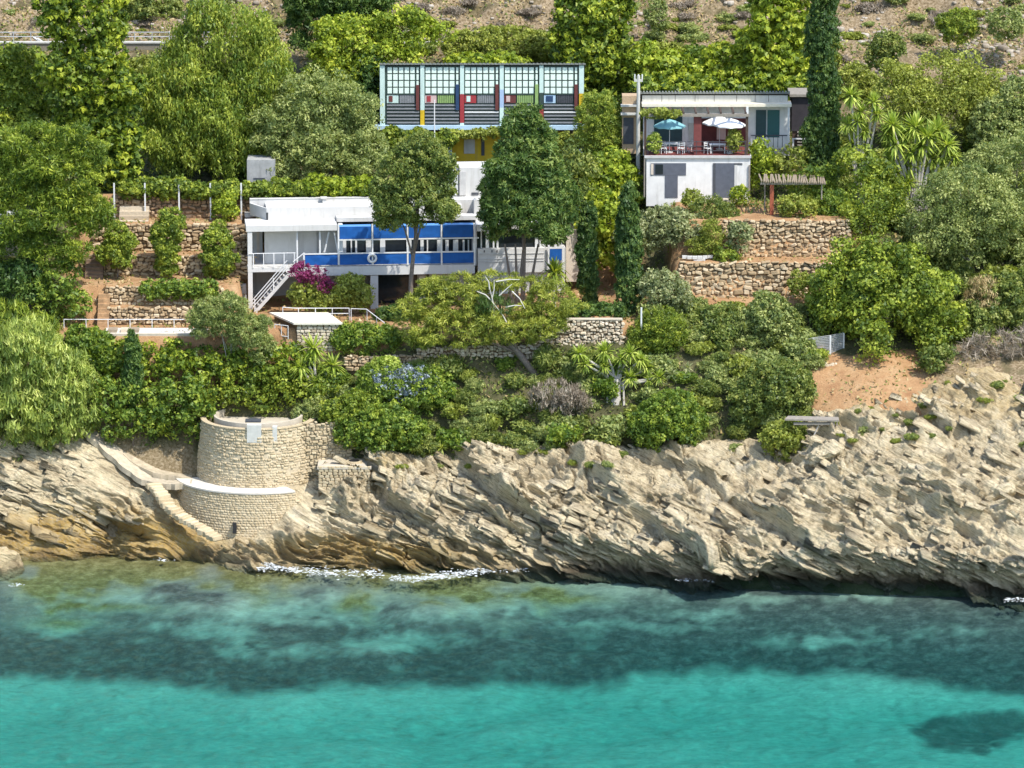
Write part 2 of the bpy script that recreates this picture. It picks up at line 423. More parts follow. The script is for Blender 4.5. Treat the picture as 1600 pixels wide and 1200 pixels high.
def ground_attr(V):
    X, Y, Z = V.T
    nn = fbm(X * 0.3, Y * 0.3, X * 0, 3)
    soil = (sstep(-36, -35, X) * (1 - sstep(-20.5, -19.5, X)) * (Y > 15.5) * (Y < 31.5)
            + sstep(12.0, 13, X) * (1 - sstep(27.5, 28.5, X)) * (Y > 20.2) * (Y < 33.0)
            + sstep(-20.6, -19.6, X) * (1 - sstep(9.5, 11, X)) * (Y > 16.3) * (Y < 31)
            + sstep(22.5, 24, X + nn) * (1 - sstep(32.5, 34, X + nn)) * (Y > 7.5) * (Y < 16.6 + nn))
    scree = sstep(32, 34, X + nn) * (Y < 18) + .8 * sstep(-35, -33, X) * (1 - sstep(-25, -23, X)) * (Y < 14.2 + nn) + sstep(57, 62, Y + 3 * nn) + sstep(24, 27, X) * sstep(44, 50, Y + 4 * nn)
    return {'soil': np.clip(soil, 0, 1), 'scree': np.clip(scree, 0, 1)}
_ys = np.concatenate([np.arange(-14, 14, 0.7), np.arange(14, 33, 0.22), np.arange(33, 60, 0.5), np.arange(60, 74, 0.25), np.arange(74, 131, 2.0)])
_xs = np.concatenate([np.arange(-62, -44, 1.0), np.arange(-44, 44, 0.4), np.arange(44, 63, 1.0)])
def H_ground(X, Y):
    lower = 0.9 * (1 - sstep(9.5, 13.0, Y)) * (1 - sstep(20, 24, X)) + 0.9 * (1 - sstep(8.6, 10.2, Y)) * sstep(20, 24, X)
    return H(X, Y) - lower
ground = link('hillside', grid_mesh('hillside', _xs, _ys, H_ground, ground_mat(), ground_attr))
tag(ground, kind='structure')

# ------------------------------------------------------------------ rock cliff along the shore
_CC = [
    (-60, [(8, -3), (8.0, .4), (9.5, 3.2), (11, 5.6), (13.5, 8.6)]),
    (-46, [(7, -3), (7.0, .4), (9.0, 3.2), (10.6, 5.6), (13.0, 8.6)]),
    (-40, [(5.4, -3), (5.8, .4), (8.0, 3.0), (9.8, 5.6), (12.4, 8.2)]),
    (-36, [(5.4, -3), (5.9, .4), (8.2, 2.6), (10.2, 5.4), (13.0, 8.0)]),
    (-32, [(5.4, -3), (6.0, .4), (7.7, 2.6), (9.5, 4.7), (13.6, 8.0)]),
    (-28, [(4.8, -3), (5.6, .4), (6.8, 2.3), (8.4, 4.1), (12.5, 5.6)]),
    (-24, [(3.4, -3), (4.4, .35), (5.4, 1.1), (7.0, 2.0), (12.0, 5.0)]),
    (-20, [(2.0, -3), (3.0, .35), (4.4, 1.1), (6.0, 1.8), (9.5, 4.2)]),
    (-17, [(1.8, -3), (2.6, .4), (3.8, 1.8), (5.4, 3.2), (9.5, 5.2)]),
    (-13, [(2.0, -3), (2.8, .4), (4.4, 2.4), (6.6, 4.4), (10.8, 7.0)]),
    (-9, [(1.6, -3), (2.4, .4), (3.9, 2.6), (6.2, 5.0), (10.5, 7.6)]),
    (-5, [(1.0, -3), (1.9, .4), (3.2, 2.9), (5.6, 5.4), (10.0, 8.2)]),
    (0, [(1.0, -3), (1.6, .5), (2.2, 2.9), (4.8, 5.8), (10.0, 8.4)]),
    (4, [(1.2, -3), (1.3, .6), (1.2, 2.8), (4.2, 6.1), (9.8, 8.5)]),
    (10, [(0.3, -3), (0.2, .6), (-1.4, 2.5), (2.8, 6.2), (9.6, 8.8)]),
    (16, [(-0.6, -3), (-0.8, .6), (-2.6, 2.5), (2.0, 6.4), (9.4, 9.2)]),
    (21, [(-1.2, -3), (-1.4, .6), (-3.2, 2.6), (2.2, 6.8), (9.4, 9.8)]),
    (27, [(-2.4, -3), (-2.6, .6), (-4.2, 2.8), (2.4, 7.9), (11.0, 11.9)]),
    (31, [(-3.2, -3), (-3.4, .6), (-5.0, 2.8), (2.2, 8.2), (12.0, 12.5)]),
    (34, [(-3.9, -3), (-4.1, .6), (-5.9, 2.8), (2.0, 8.4), (13.6, 13.7)]),
    (40, [(-5.4, -3), (-5.6, .6), (-7.4, 2.9), (1.6, 8.5), (14.0, 14.0)]),
    (48, [(-6.6, -3), (-6.8, .6), (-8.6, 3.0), (1.2, 8.5), (14.0, 14.0)]),
    (60, [(-6.6, -3), (-6.8, .6), (-8.6, 3.0), (1.2, 8.5), (14.0, 14.0)]),
]
_CX = np.array([c[0] for c in _CC], float)
_CP = np.array([c[1] for c in _CC], float)           # (n,5,2)
def shore_y(X):
    return np.interp(X, _CX, _CP[:, 1, 0])
def cliff():
    xs = np.concatenate([np.arange(-58, -45, 0.5), np.arange(-45, 45, 0.082), np.arange(45, 58, 0.5)])
    nt_ = 300
    t = np.linspace(0, 1, nt_)
    tt = np.array([0, .14, .36, .66, 1.0])
    prof = np.empty((len(xs), 5, 2))
    for k in range(5):
        for c in range(2):
            prof[:, k, c] = np.interp(xs, _CX, _CP[:, k, c])
    # smooth interpolation through the five points (catmull-rom like, via fine resampling + box blur)
    B = np.empty((nt_, len(xs), 3))
    for i, v in enumerate(t):
        k = min(np.searchsorted(tt, v, 'right') - 1, 3); f = (v - tt[k]) / (tt[k + 1] - tt[k])
        B[i, :, 1] = prof[:, k, 0] * (1 - f) + prof[:, k + 1, 0] * f
        B[i, :, 2] = prof[:, k, 1] * (1 - f) + prof[:, k + 1, 1] * f
    for _ in range(6):
        B[1:-1, :, 1:] = (B[:-2, :, 1:] + 2 * B[1:-1, :, 1:] + B[2:, :, 1:]) / 4
    B[:, :, 0] = xs[None]
    X, Y, Z = B[..., 0], B[..., 1], B[..., 2]
    # outward direction of the slope
    dT = np.gradient(B, axis=0); ny, nz = -dT[..., 2], dT[..., 1]
    ln = np.hypot(ny, nz) + 1e-6; ny, nz = ny / ln, np.clip(nz / ln, -0.25, 1)
    low = fbm(X * .10, Y * .10, Z * .16, 3)
    warp = low * 0.5 + fbm(X * .45, Y * .45, Z * .45, 3) * 0.10
    dip = 0.33 + 0.06 * np.sin(X * 0.07 + 1.0)
    q = X * dip + Z * 0.80 - Y * 0.10 + warp
    al = X * 0.93 - Z * 0.37 + fbm(X * .3, Y * .3, Z * .3 + 40, 3) * 0.4     # along the beds
    def saw(u, lip=0.08):
        s = u - np.floor(u)
        return np.where(s < lip, s / lip, 1 - (s - lip) / (1 - lip))
    def cell(u):       # a random height for each bed
        k = np.floor(u).astype(int); return _PV[(k * 37 + 11) & 4095]
    def cell2(u, v):
        return _PV[_PT[(_PT[np.floor(u).astype(int) & 4095] + np.floor(v).astype(int)) & 4095]]
    m1 = np.clip(0.7 + 1.1 * fbm(X * .13 + 5, Y * .13, Z * .2, 2), 0.1, 1.6)
    m2 = np.clip(0.7 + 1.2 * fbm(X * .25 + 9, Y * .25, Z * .3, 2), 0.1, 1.7)
    m3 = np.clip(0.75 + 1.2 * fbm(X * .5 - 3, Y * .5, Z * .5, 2), 0.1, 1.8)
    # big tilted benches, then lens-shaped ribs running along the beds, then thin laminae
    def rib(u, v, w, p=2.0):
        return (1 - np.abs(vnoise(u, v, w)) * 1.6).clip(0, 1) ** p
    wq = 0.07 * fbm(X * 1.1, Y * 1.1, Z * 1.1 + 3, 2)
    big = 1.6 * m1 * (saw(q / 3.6, .06) - 0.5) + 0.14 * cell2(al / 7.5 + cell(q / 3.6), q / 3.6)
    r1 = rib(al * .13, q * .95 + wq, Y * .15 + 3) * m2
    r2 = rib(al * .27, q * 2.2 + wq * 2, Y * .3 + 9) * m2
    r3 = rib(al * .6, q * 4.8 + wq * 4, Y * .5 + 21, 1.2) * m3
    fl = fbm(al * .8, q * 4.4, Y * .8, 4, .62)
    d = big + 0.75 * r1 + 0.85 * r2 + 0.60 * r3 - 1.05 + 0.34 * fl
    d += 0.9 * fbm(X * .20, Y * .20, Z * .28 + 20, 3) + 0.07 * fbm(X * 2.4, Y * 2.4, Z * 2.4, 4, .65)
    # a few open joints across the beds
    jn = np.abs(vnoise(al * .33 + 50, q * .22, Y * .2))
    d -= 0.45 * np.exp(-(jn / .035) ** 2) * m1
    # long dark slots between the beds
    d -= 0.6 * np.exp(-(np.abs(vnoise(al * .075 + 9, q * .55 + wq, Y * .1)) / .045) ** 2) * (.4 + .6 * m1)
    d -= 0.4 * np.exp(-(np.abs(vnoise(al * .16 + 31, q * 1.25 + wq, Y * .2)) / .055) ** 2) * (.3 + .7 * m2)
    lean = 0.22 * r1 + 0.26 * r2 + 0.18 * r3
    # keep the rock calm where the tower, its terrace and the path stand, and flat at the very top edge
    calm = sstep(-28.5, -27, X) * (1 - sstep(-15.5, -13.5, X)) * sstep(4.4, 5.4, Y)
    patht = np.exp(-(((X + 31.0) / 3.0) ** 2)) * sstep(8.0, 9.5, Y)
    T = t[:, None] * np.ones_like(X)
    d = d * (1 - 0.8 * calm) * (1 - 0.75 * patht) * (0.35 + 0.65 * (1 - sstep(.88, 1.0, T))) - 0.5 * calm - 0.1 * patht - 0.9 * sstep(.93, 1.0, T)
    d = d * (0.45 + 0.55 * sstep(-35, -30, X) + 0.3 * (1 - sstep(-40, -36, X)))
    P = B.copy()
    P[..., 1] += ny * d; P[..., 2] += nz * d * 0.85 - lean * (1 - calm) * (1 - sstep(.9, 1., T)); P[..., 0] += .35 * lean * (1 - calm)
    P[..., 0] += 0.25 * fbm(X * .7, Y * .7, Z * .7 + 60, 2)
    nx = len(xs)
    i = np.arange(nx * nt_).reshape(nt_, nx)
    F = np.c_[i[:-1, :-1].ravel(), i[:-1, 1:].ravel(), i[1:, 1:].ravel(), i[1:, :-1].ravel()]
    och = (np.exp(-(((X + 10) / 11.0) ** 2)) * (1 - sstep(1.0, 2.4, P[..., 2] + 0.8 * low)) * 1.0
           + (1 - sstep(-26, -20, X)) * (1 - sstep(1.2, 3.4, P[..., 2] + low))
           + 0.8 * np.exp(-(((X + 11.5) / 3.0) ** 2)) * sstep(5.2, 6.2, Z) * (1 - sstep(7.0, 7.6, Z))
           + .45 * sstep(22, 25, X) * (1 - sstep(38, 44, X)) * sstep(10.3, 11.6, Z + 0.8 * fbm(X * .6, Y * .6, Z * .6, 3)))
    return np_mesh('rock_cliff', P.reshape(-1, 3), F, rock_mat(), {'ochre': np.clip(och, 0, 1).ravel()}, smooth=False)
def rock_mat():
    m, nt, b, N, L = new_mat('coastal_limestone')
    p = geo_pos(nt)
    mp = N('ShaderNodeMapping'); mp.vector_type = 'POINT'
    mp.inputs['Rotation'].default_value = (0, RAD(-27), 0)
    L(p, mp.inputs['Vector'])
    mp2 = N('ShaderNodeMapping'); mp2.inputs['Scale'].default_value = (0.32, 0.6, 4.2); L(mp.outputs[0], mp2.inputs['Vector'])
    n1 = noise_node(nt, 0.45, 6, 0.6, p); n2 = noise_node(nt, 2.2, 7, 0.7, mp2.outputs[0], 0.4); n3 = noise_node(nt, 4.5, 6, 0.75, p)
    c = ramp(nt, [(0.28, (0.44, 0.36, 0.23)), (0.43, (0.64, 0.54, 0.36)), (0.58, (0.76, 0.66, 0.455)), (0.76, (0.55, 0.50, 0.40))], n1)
    c = mixc(nt, 0.75, c, ramp(nt, [(0.36, (0.24, 0.20, 0.16)), (0.45, (0.82, 0.79, 0.74)), (0.58, (1.1, 1.08, 1.03))], n2), 'MULTIPLY')  # streaks along the beds, with thin shadow slots painted into the colour
    c = mixc(nt, 0.6, c, ramp(nt, [(0.33, (0.62, 0.58, 0.53)), (0.52, (1, 1, 1))], n3), 'MULTIPLY')
    oc = ramp(nt, [(0.3, (0.22, 0.13, 0.03)), (0.5, (0.47, 0.30, 0.07)), (0.7, (0.58, 0.43, 0.17))], n1)
    oc = mixc(nt, 0.55, oc, ramp(nt, [(0.35, (0.45, 0.42, 0.36)), (0.6, (1, 1, 1))], n3), 'MULTIPLY')
    oa = N('ShaderNodeMath'); oa.operation = 'MULTIPLY'; L(attr(nt, 'ochre'), oa.inputs[0])
    L(ramp(nt, [(0.30, (0.35, 0.35, 0.35)), (0.6, (1, 1, 1))], n3), oa.inputs[1])
    c = mixc(nt, oa.outputs[0], c, oc)
    # black lichen and wet zone just above the sea
    sp = N('ShaderNodeSeparateXYZ'); L(p, sp.inputs[0])
    wn = N('ShaderNodeMath'); wn.operation = 'MULTIPLY_ADD'; L(n1, wn.inputs[0]); wn.inputs[1].default_value = 1.5; L(sp.outputs[2], wn.inputs[2])
    mr = N('ShaderNodeMapRange'); mr.inputs[1].default_value = 0.85; mr.inputs[2].default_value = 1.75; mr.inputs[3].default_value = 1.0; mr.inputs[4].default_value = 0.0
    L(wn.outputs[0], mr.inputs[0])
    wx = N('ShaderNodeMapRange'); wx.inputs[1].default_value = -4; wx.inputs[2].default_value = 4; wx.inputs[3].default_value = 0.35; wx.inputs[4].default_value = 0.9
    L(sp.outputs[0], wx.inputs[0])
    wm = N('ShaderNodeMath'); wm.operation = 'MULTIPLY'; L(mr.outputs[0], wm.inputs[0]); L(wx.outputs[0], wm.inputs[1])
    c = mixc(nt, wm.outputs[0], c, (0.075, 0.06, 0.04))
    L(c, b.inputs['Base Color']); b.inputs['Roughness'].default_value = 0.9; b.inputs['Specular IOR Level'].default_value = 0.2
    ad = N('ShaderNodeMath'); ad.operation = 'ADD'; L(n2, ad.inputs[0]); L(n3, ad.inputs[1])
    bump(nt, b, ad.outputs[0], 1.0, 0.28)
    return m
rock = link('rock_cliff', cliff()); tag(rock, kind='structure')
from mathutils.bvhtree import BVHTree
_rm = rock.data
RBVH = BVHTree.FromPolygons([v.co[:] for v in _rm.vertices], [p.vertices[:] for p in _rm.polygons])
def hit_rock(px, py):
    loc, n, i, dist = RBVH.ray_cast(Vector(CAM), Vector(ray(px, py)).normalized())
    return np.array(loc) if loc is not None else None
def slabs():
    """loose and half detached plates lying along the beds; too many to count"""
    rng = np.random.RandomState(12)
    V0 = np.empty(len(_rm.vertices) * 3, np.float32); _rm.vertices.foreach_get('co', V0); V0 = V0.reshape(-1, 3)
    ok = np.nonzero((V0[:, 2] > .7) & (np.abs(V0[:, 0]) < 45) & ~((V0[:, 0] > -28) & (V0[:, 0] < -15) & (V0[:, 1] > 4.6)) & ~((np.abs(V0[:, 0] + 31.5 - (12 - V0[:, 1]) * .9) < 1.6) & (V0[:, 1] > 4)))[0]
    idx = rng.choice(ok, 4200, replace=False)
    C = V0[idx]; n = len(C)
    C = C[fbm(C[:, 0] * .3, C[:, 1] * .3, C[:, 2] * .3 + 70, 3) + .3 * rng.normal(size=n) > -.1]; n = len(C)
    L_ = rng.gamma(2.0, .5, n) + .3; D_ = (.25 + L_ * .3) * rng.uniform(.5, 1.1, n); T_ = rng.uniform(.05, .13, n) * (0.7 + L_ * .3); C = C - np.array([0, -.17, .12])
    a = RAD(25) + rng.normal(0, .06, n); b = rng.normal(.18, .12, n); c = rng.normal(0, .10, n)
    ux = np.c_[np.cos(a) * np.cos(c), np.sin(c), -np.sin(a) * np.cos(c)]
    uz = nrm(np.c_[np.sin(a), -np.sin(b) - .25, np.cos(a)]); uy = nrm(np.cross(uz, ux)); ux = nrm(np.cross(uy, uz))
    cor = np.array([(x, y, z) for z in (-1, 1) for y in (-1, 1) for x in (-1, 1)], float)
    jt = 1 + rng.uniform(-.38, .12, (n, 8, 3))
    K = cor[None] * jt * .5
    V = C[:, None] + K[..., :1] * (ux * L_[:, None])[:, None] + K[..., 1:2] * (uy * D_[:, None])[:, None] + K[..., 2:] * (uz * T_[:, None])[:, None]
    F = np.array([(0, 2, 3, 1), (4, 5, 7, 6), (0, 1, 5, 4), (1, 3, 7, 5), (3, 2, 6, 7), (2, 0, 4, 6)])
    FF = (np.arange(n)[:, None, None] * 8 + F[None]).reshape(-1, 4)
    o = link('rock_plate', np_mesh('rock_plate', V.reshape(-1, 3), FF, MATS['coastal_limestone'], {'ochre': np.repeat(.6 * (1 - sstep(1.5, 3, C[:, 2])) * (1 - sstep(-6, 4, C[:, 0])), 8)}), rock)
    o['kind'] = 'stuff'
def nrm(a): return a / (np.linalg.norm(a, axis=-1, keepdims=True) + 1e-9)
slabs()

# ------------------------------------------------------------------ sea and sea bed
def sea_mat():
    m, nt, b, N, L = new_mat('sea_water')
    nt.nodes.remove(b)
    p = geo_pos(nt)
    mp = N('ShaderNodeMapping'); mp.inputs['Scale'].default_value = (0.55, 0.30, 1.0); mp.inputs['Rotation'].default_value = (0, 0, RAD(-12)); L(p, mp.inputs['Vector'])
    n1 = noise_node(nt, 2.6, 6, 0.7, mp.outputs[0], 0.6)
    n2 = noise_node(nt, 0.25, 3, 0.5, mp.outputs[0])
    ad = N('ShaderNodeMath'); ad.operation = 'MULTIPLY_ADD'; L(n2, ad.inputs[0]); ad.inputs[1].default_value = 1.6; L(n1, ad.inputs[2])
    bp = N('ShaderNodeBump'); bp.inputs['Strength'].default_value = 1.0; bp.inputs['Distance'].default_value = 1.1; L(ad.outputs[0], bp.inputs['Height'])
    gl = N('ShaderNodeBsdfGlossy'); gl.inputs['Roughness'].default_value = 0.07; gl.inputs['Color'].default_value = (0.9, 0.95, 1, 1); L(bp.outputs[0], gl.inputs['Normal'])
    tr = N('ShaderNodeBsdfTransparent'); tr.inputs['Color'].default_value = (0.98, 1, 1, 1)
    fr = N('ShaderNodeFresnel'); fr.inputs['IOR'].default_value = 1.33; L(bp.outputs[0], fr.inputs['Normal'])
    fm = N('ShaderNodeMath'); fm.operation = 'MULTIPLY'; fm.inputs[1].default_value = 0.46; L(fr.outputs[0], fm.inputs[0])
    mx = N('ShaderNodeMixShader'); L(fm.outputs[0], mx.inputs[0]); L(tr.outputs[0], mx.inputs[1]); L(gl.outputs[0], mx.inputs[2])
    out = nt.nodes['Material Output']
    L(mx.outputs[0], out.inputs['Surface'])
    va = N('ShaderNodeVolumeAbsorption'); va.inputs['Color'].default_value = (0.09, 0.765, 0.765, 1); va.inputs['Density'].default_value = 0.15
    L(va.outputs[0], out.inputs['Volume'])
    return m
sea = MB().box(-700, 700, -900, 15.5, -14, 0).build('sea', sea_mat()); tag(sea, kind='structure')

_bx = [0, 100, 300, 430, 560, 700, 850, 950, 1000, 1150, 1250, 1300, 1450, 1600]
_by = [1065, 1070, 1078, 1084, 1076, 1078, 1078, 1070, 1052, 1047, 1062, 1052, 1066, 1092]
def bed_z(X, Y):
    d = shore_y(X) - Y
    left = 1 - sstep(-12, 6, X)
    dep = (0.3 + 0.14 * np.clip(d, 0, 45)) * left + (0.9 + 0.17 * np.clip(d, 0, 30)) * (1 - left)
    dep = np.minimum(dep, 4.6) + 0.02 * np.clip(d - 40, 0, 200)
    return -dep + 0.35 * fbm(X * .18, Y * .22, 0 * X, 4) * sstep(2, 8, d)
def bed_attr(V):
    X, Y, Z = V.T
    px, py = pix(V)
    wx = fbm(X * .12, Y * .10, X * 0 + 3, 4) * 34; wy = fbm(X * .16, Y * .12, X * 0 + 8, 4) * 13 + fbm(X * .9, Y * .6, X * 0 + 5, 3) * 4
    qx, qy = px + wx, py + wy
    edge = np.interp(qx, _bx, _by)
    hf0 = fbm(X * .8, Y * .5, X * 0 + 12, 3, .6) * 4
    grass = 1 - sstep(edge - 16, edge + 12, py + wy * 0.55 + hf0)
    holes = np.zeros_like(px)
    for cx, cy, rx, ry, s in [(440, 1012, 130, 17, .75), (600, 1000, 120, 18, .9), (300, 985, 120, 20, .9), (380, 950, 170, 25, 1), (760, 955, 190, 17, .9), (900, 925, 160, 13, .9),
                              (180, 925, 110, 14, 1), (90, 985, 50, 14, 1), (40, 925, 45, 22, .9), (1200, 932, 70, 10, .9), (1370, 933, 60, 9, .9), (980, 985, 120, 12, .7), (1260, 1000, 150, 10, .7),
                              (1450, 985, 110, 10, .5), (560, 930, 260, 16, 1.), (1080, 960, 70, 13, .7), (240, 1000, 70, 8, .6), (1130, 905, 300, 9, .4)]:
        holes = np.maximum(holes, .8 * s * np.exp(-(((qx - cx) / rx) ** 2 + ((qy - cy) / ry) ** 2) ** 1.4))
    nz = fbm(X * .35, Y * .25, X * 0 + 2, 4)
    hf = fbm(X * 1.1, Y * .7, X * 0 + 2, 4, .65)
    grass = grass * (.30 + .70 * sstep(-.05, .95, 1 - 1.05 * holes + .25 * hf + .2 * nz))
    patch = np.exp(-(((qx - 1540) / 118) ** 2 + ((qy - 1146) / 27) ** 2) ** 2.5)
    grass = np.maximum(grass, .85 * sstep(.05, .9, patch + .3 * fbm(X * .8, Y * .5, X * 0 + 12, 3, .6)))
    d = shore_y(X) - Y
    alg = (1 - sstep(2.0, 8.5, d + 4 * nz)) * (1 - sstep(-4, 10, X)) + 0.8 * np.exp(-(((qx - 860) / 130) ** 2 + ((qy - 943) / 10) ** 2))
    alg += 0.9 * np.exp(-(((qx - 80) / 75) ** 2 + ((qy - 975) / 16) ** 2)) + .9 * np.exp(-(((qx - 180) / 100) ** 2 + ((qy - 945) / 11) ** 2)) + 0.9 * np.exp(-(((qx - 40) / 60) ** 2 + ((qy - 930) / 20) ** 2))
    grass = grass * (1 - .92 * np.clip(alg, 0, 1))
    return {'grass': np.clip(grass, 0, 1), 'algae': np.clip(alg, 0, 1)}
def bed_mat():
    m, nt, b, N, L = new_mat('sea_bed')
    p = geo_pos(nt)
    n1 = noise_node(nt, 1.1, 8, 0.78, p); n2 = noise_node(nt, 0.5, 6, 0.7, p)
    sand = ramp(nt, [(0.3, (0.50, 0.485, 0.38)), (0.7, (0.63, 0.605, 0.49))], n2)
    mpr = N('ShaderNodeMapping'); mpr.inputs['Scale'].default_value = (0.7, 1.6, 1); mpr.inputs['Rotation'].default_value = (0, 0, RAD(8)); L(p, mpr.inputs['Vector'])
    n3 = noise_node(nt, 1.9, 6, 0.75, mpr.outputs[0], .5)
    sand = mixc(nt, 0.7, sand, ramp(nt, [(0.34, (0.66, 0.66, 0.68)), (0.62, (1.12, 1.12, 1.1))], n3), 'MULTIPLY')  # sand ripples, plus light streaks of the rippled water painted into the colour
    gr = ramp(nt, [(0.3, (0.05, 0.052, 0.05)), (0.5, (0.12, 0.105, 0.095)), (0.68, (0.24, 0.20, 0.18))], n1)
    al = ramp(nt, [(0.3, (0.07, 0.06, 0.025)), (0.48, (0.20, 0.155, 0.055)), (0.66, (0.38, 0.30, 0.13))], n1)
    c = mixc(nt, attr(nt, 'algae'), sand, al)
    c = mixc(nt, attr(nt, 'grass'), c, gr)
    L(c, b.inputs['Base Color']); b.inputs['Roughness'].default_value = 1.0; b.inputs['Specular IOR Level'].default_value = 0.0
    return m
bed = link('sea_bed', grid_mesh('sea_bed', np.concatenate([np.arange(-120, -46, 4.0), np.arange(-46, 46, 0.28), np.arange(46, 121, 4.0)]),
                                np.concatenate([np.arange(-300, -60, 8.0), np.arange(-60, 10, 0.3)]), bed_z, bed_mat(), bed_attr))
tag(bed, kind='structure')
# ------------------------------------------------------------------ stone walls
def stone_meshes(prefix, mat, n=7, seed=1):
    out = []
    rng = random.Random(seed)
    for k in range(n):
        bm = bmesh.new()
        bmesh.ops.create_cube(bm, size=1.0)
        for v in bm.verts:
            v.co = Vector((v.co.x * rng.uniform(.72, 1.04), v.co.y * rng.uniform(.8, 1.05), v.co.z * rng.uniform(.68, 1.04)))
        bmesh.ops.bevel(bm, geom=list(bm.edges), offset=0.13, segments=1, affect='EDGES')
        bmesh.ops.triangulate(bm, faces=bm.faces)
        me = bpy.data.meshes.new(prefix); bm.to_mesh(me); bm.free()
        me.materials.append(mat)
        out.append(me)
    return out
SM = {k: stone_meshes('stone', m, 7, i) for i, (k, m) in enumerate([('tan', stone_tan), ('brown', stone_brown), ('grey', stone_grey), ('tower', stone_tower)])}
def stone_arrays(kind):
    r = []
    for me in SM[kind]:
        V = np.empty(len(me.vertices) * 3, np.float32); me.vertices.foreach_get('co', V)
        F = np.empty(len(me.polygons) * 3, np.int32); me.loops.foreach_get('vertex_index', F)
        r.append((V.reshape(-1, 3), F.reshape(-1, 3)))
    return r
def stone_wall(label, x0, x1, Y0, Y1, z0, z1, kind='tan', sw=0.46, sh=0.29, seed=3, thick=0.55, top_jit=0.12, name='dry_stone_wall', cap=None, core=None, tidy=1.0):
    """a dry stone wall between plan points (x0,Y0) and (x1,Y1); every stone is a part"""
    rng = random.Random(seed)
    Lw = math.hypot(x1 - x0, Y1 - Y0); ang = math.atan2(Y1 - Y0, x1 - x0)
    t = thing(name, label, 'stone wall', (x0, Y0, z0), ang)
    h = z1 - z0
    n = max(2, int(Lw / 1.2)); pts = []
    mb = MB()
    for i in range(n):
        a, b = Lw * i / n, Lw * (i + 1) / n
        mb.box(a, b, 0.07, thick, -0.3, h - 0.10)
    mb.build('wall_core', core or earthdark, t)
    z = 0.0; count = 0
    while z < h - 0.05:
        rh = min(sh * rng.uniform(.75, 1.3), max(0.12, h - z))
        x = rng.uniform(-.25, 0)
        while x < Lw:
            w = sw * rng.choice([.5, .65, .8, 1.0, 1.0, 1.3, 1.6])
            hh = rh * rng.uniform(.7, 1.15)
            me = rng.choice(SM[kind])
            o = bpy.data.objects.new('stone', me)
            o.parent = t
            o.location = (x + w / 2, 0.06 + rng.uniform(-.10, .08), z + rh / 2 + rng.uniform(-.07, .07) + (rng.uniform(-.5, .5) * top_jit if z + rh > h - .15 else 0))
            o.scale = (w * .98, rng.uniform(.26, .46), hh * .98)
            o.rotation_euler = (tidy * rng.uniform(-.25, .25), tidy * rng.uniform(-.42, .42), tidy * rng.uniform(-.35, .35))
            COL.objects.link(o); count += 1
            x += w
        z += rh
    if cap:
        MB().box(-0.05, Lw + 0.05, -0.12, thick, h + 0.0, h + 0.07).build('coping', cap, t)
    return t

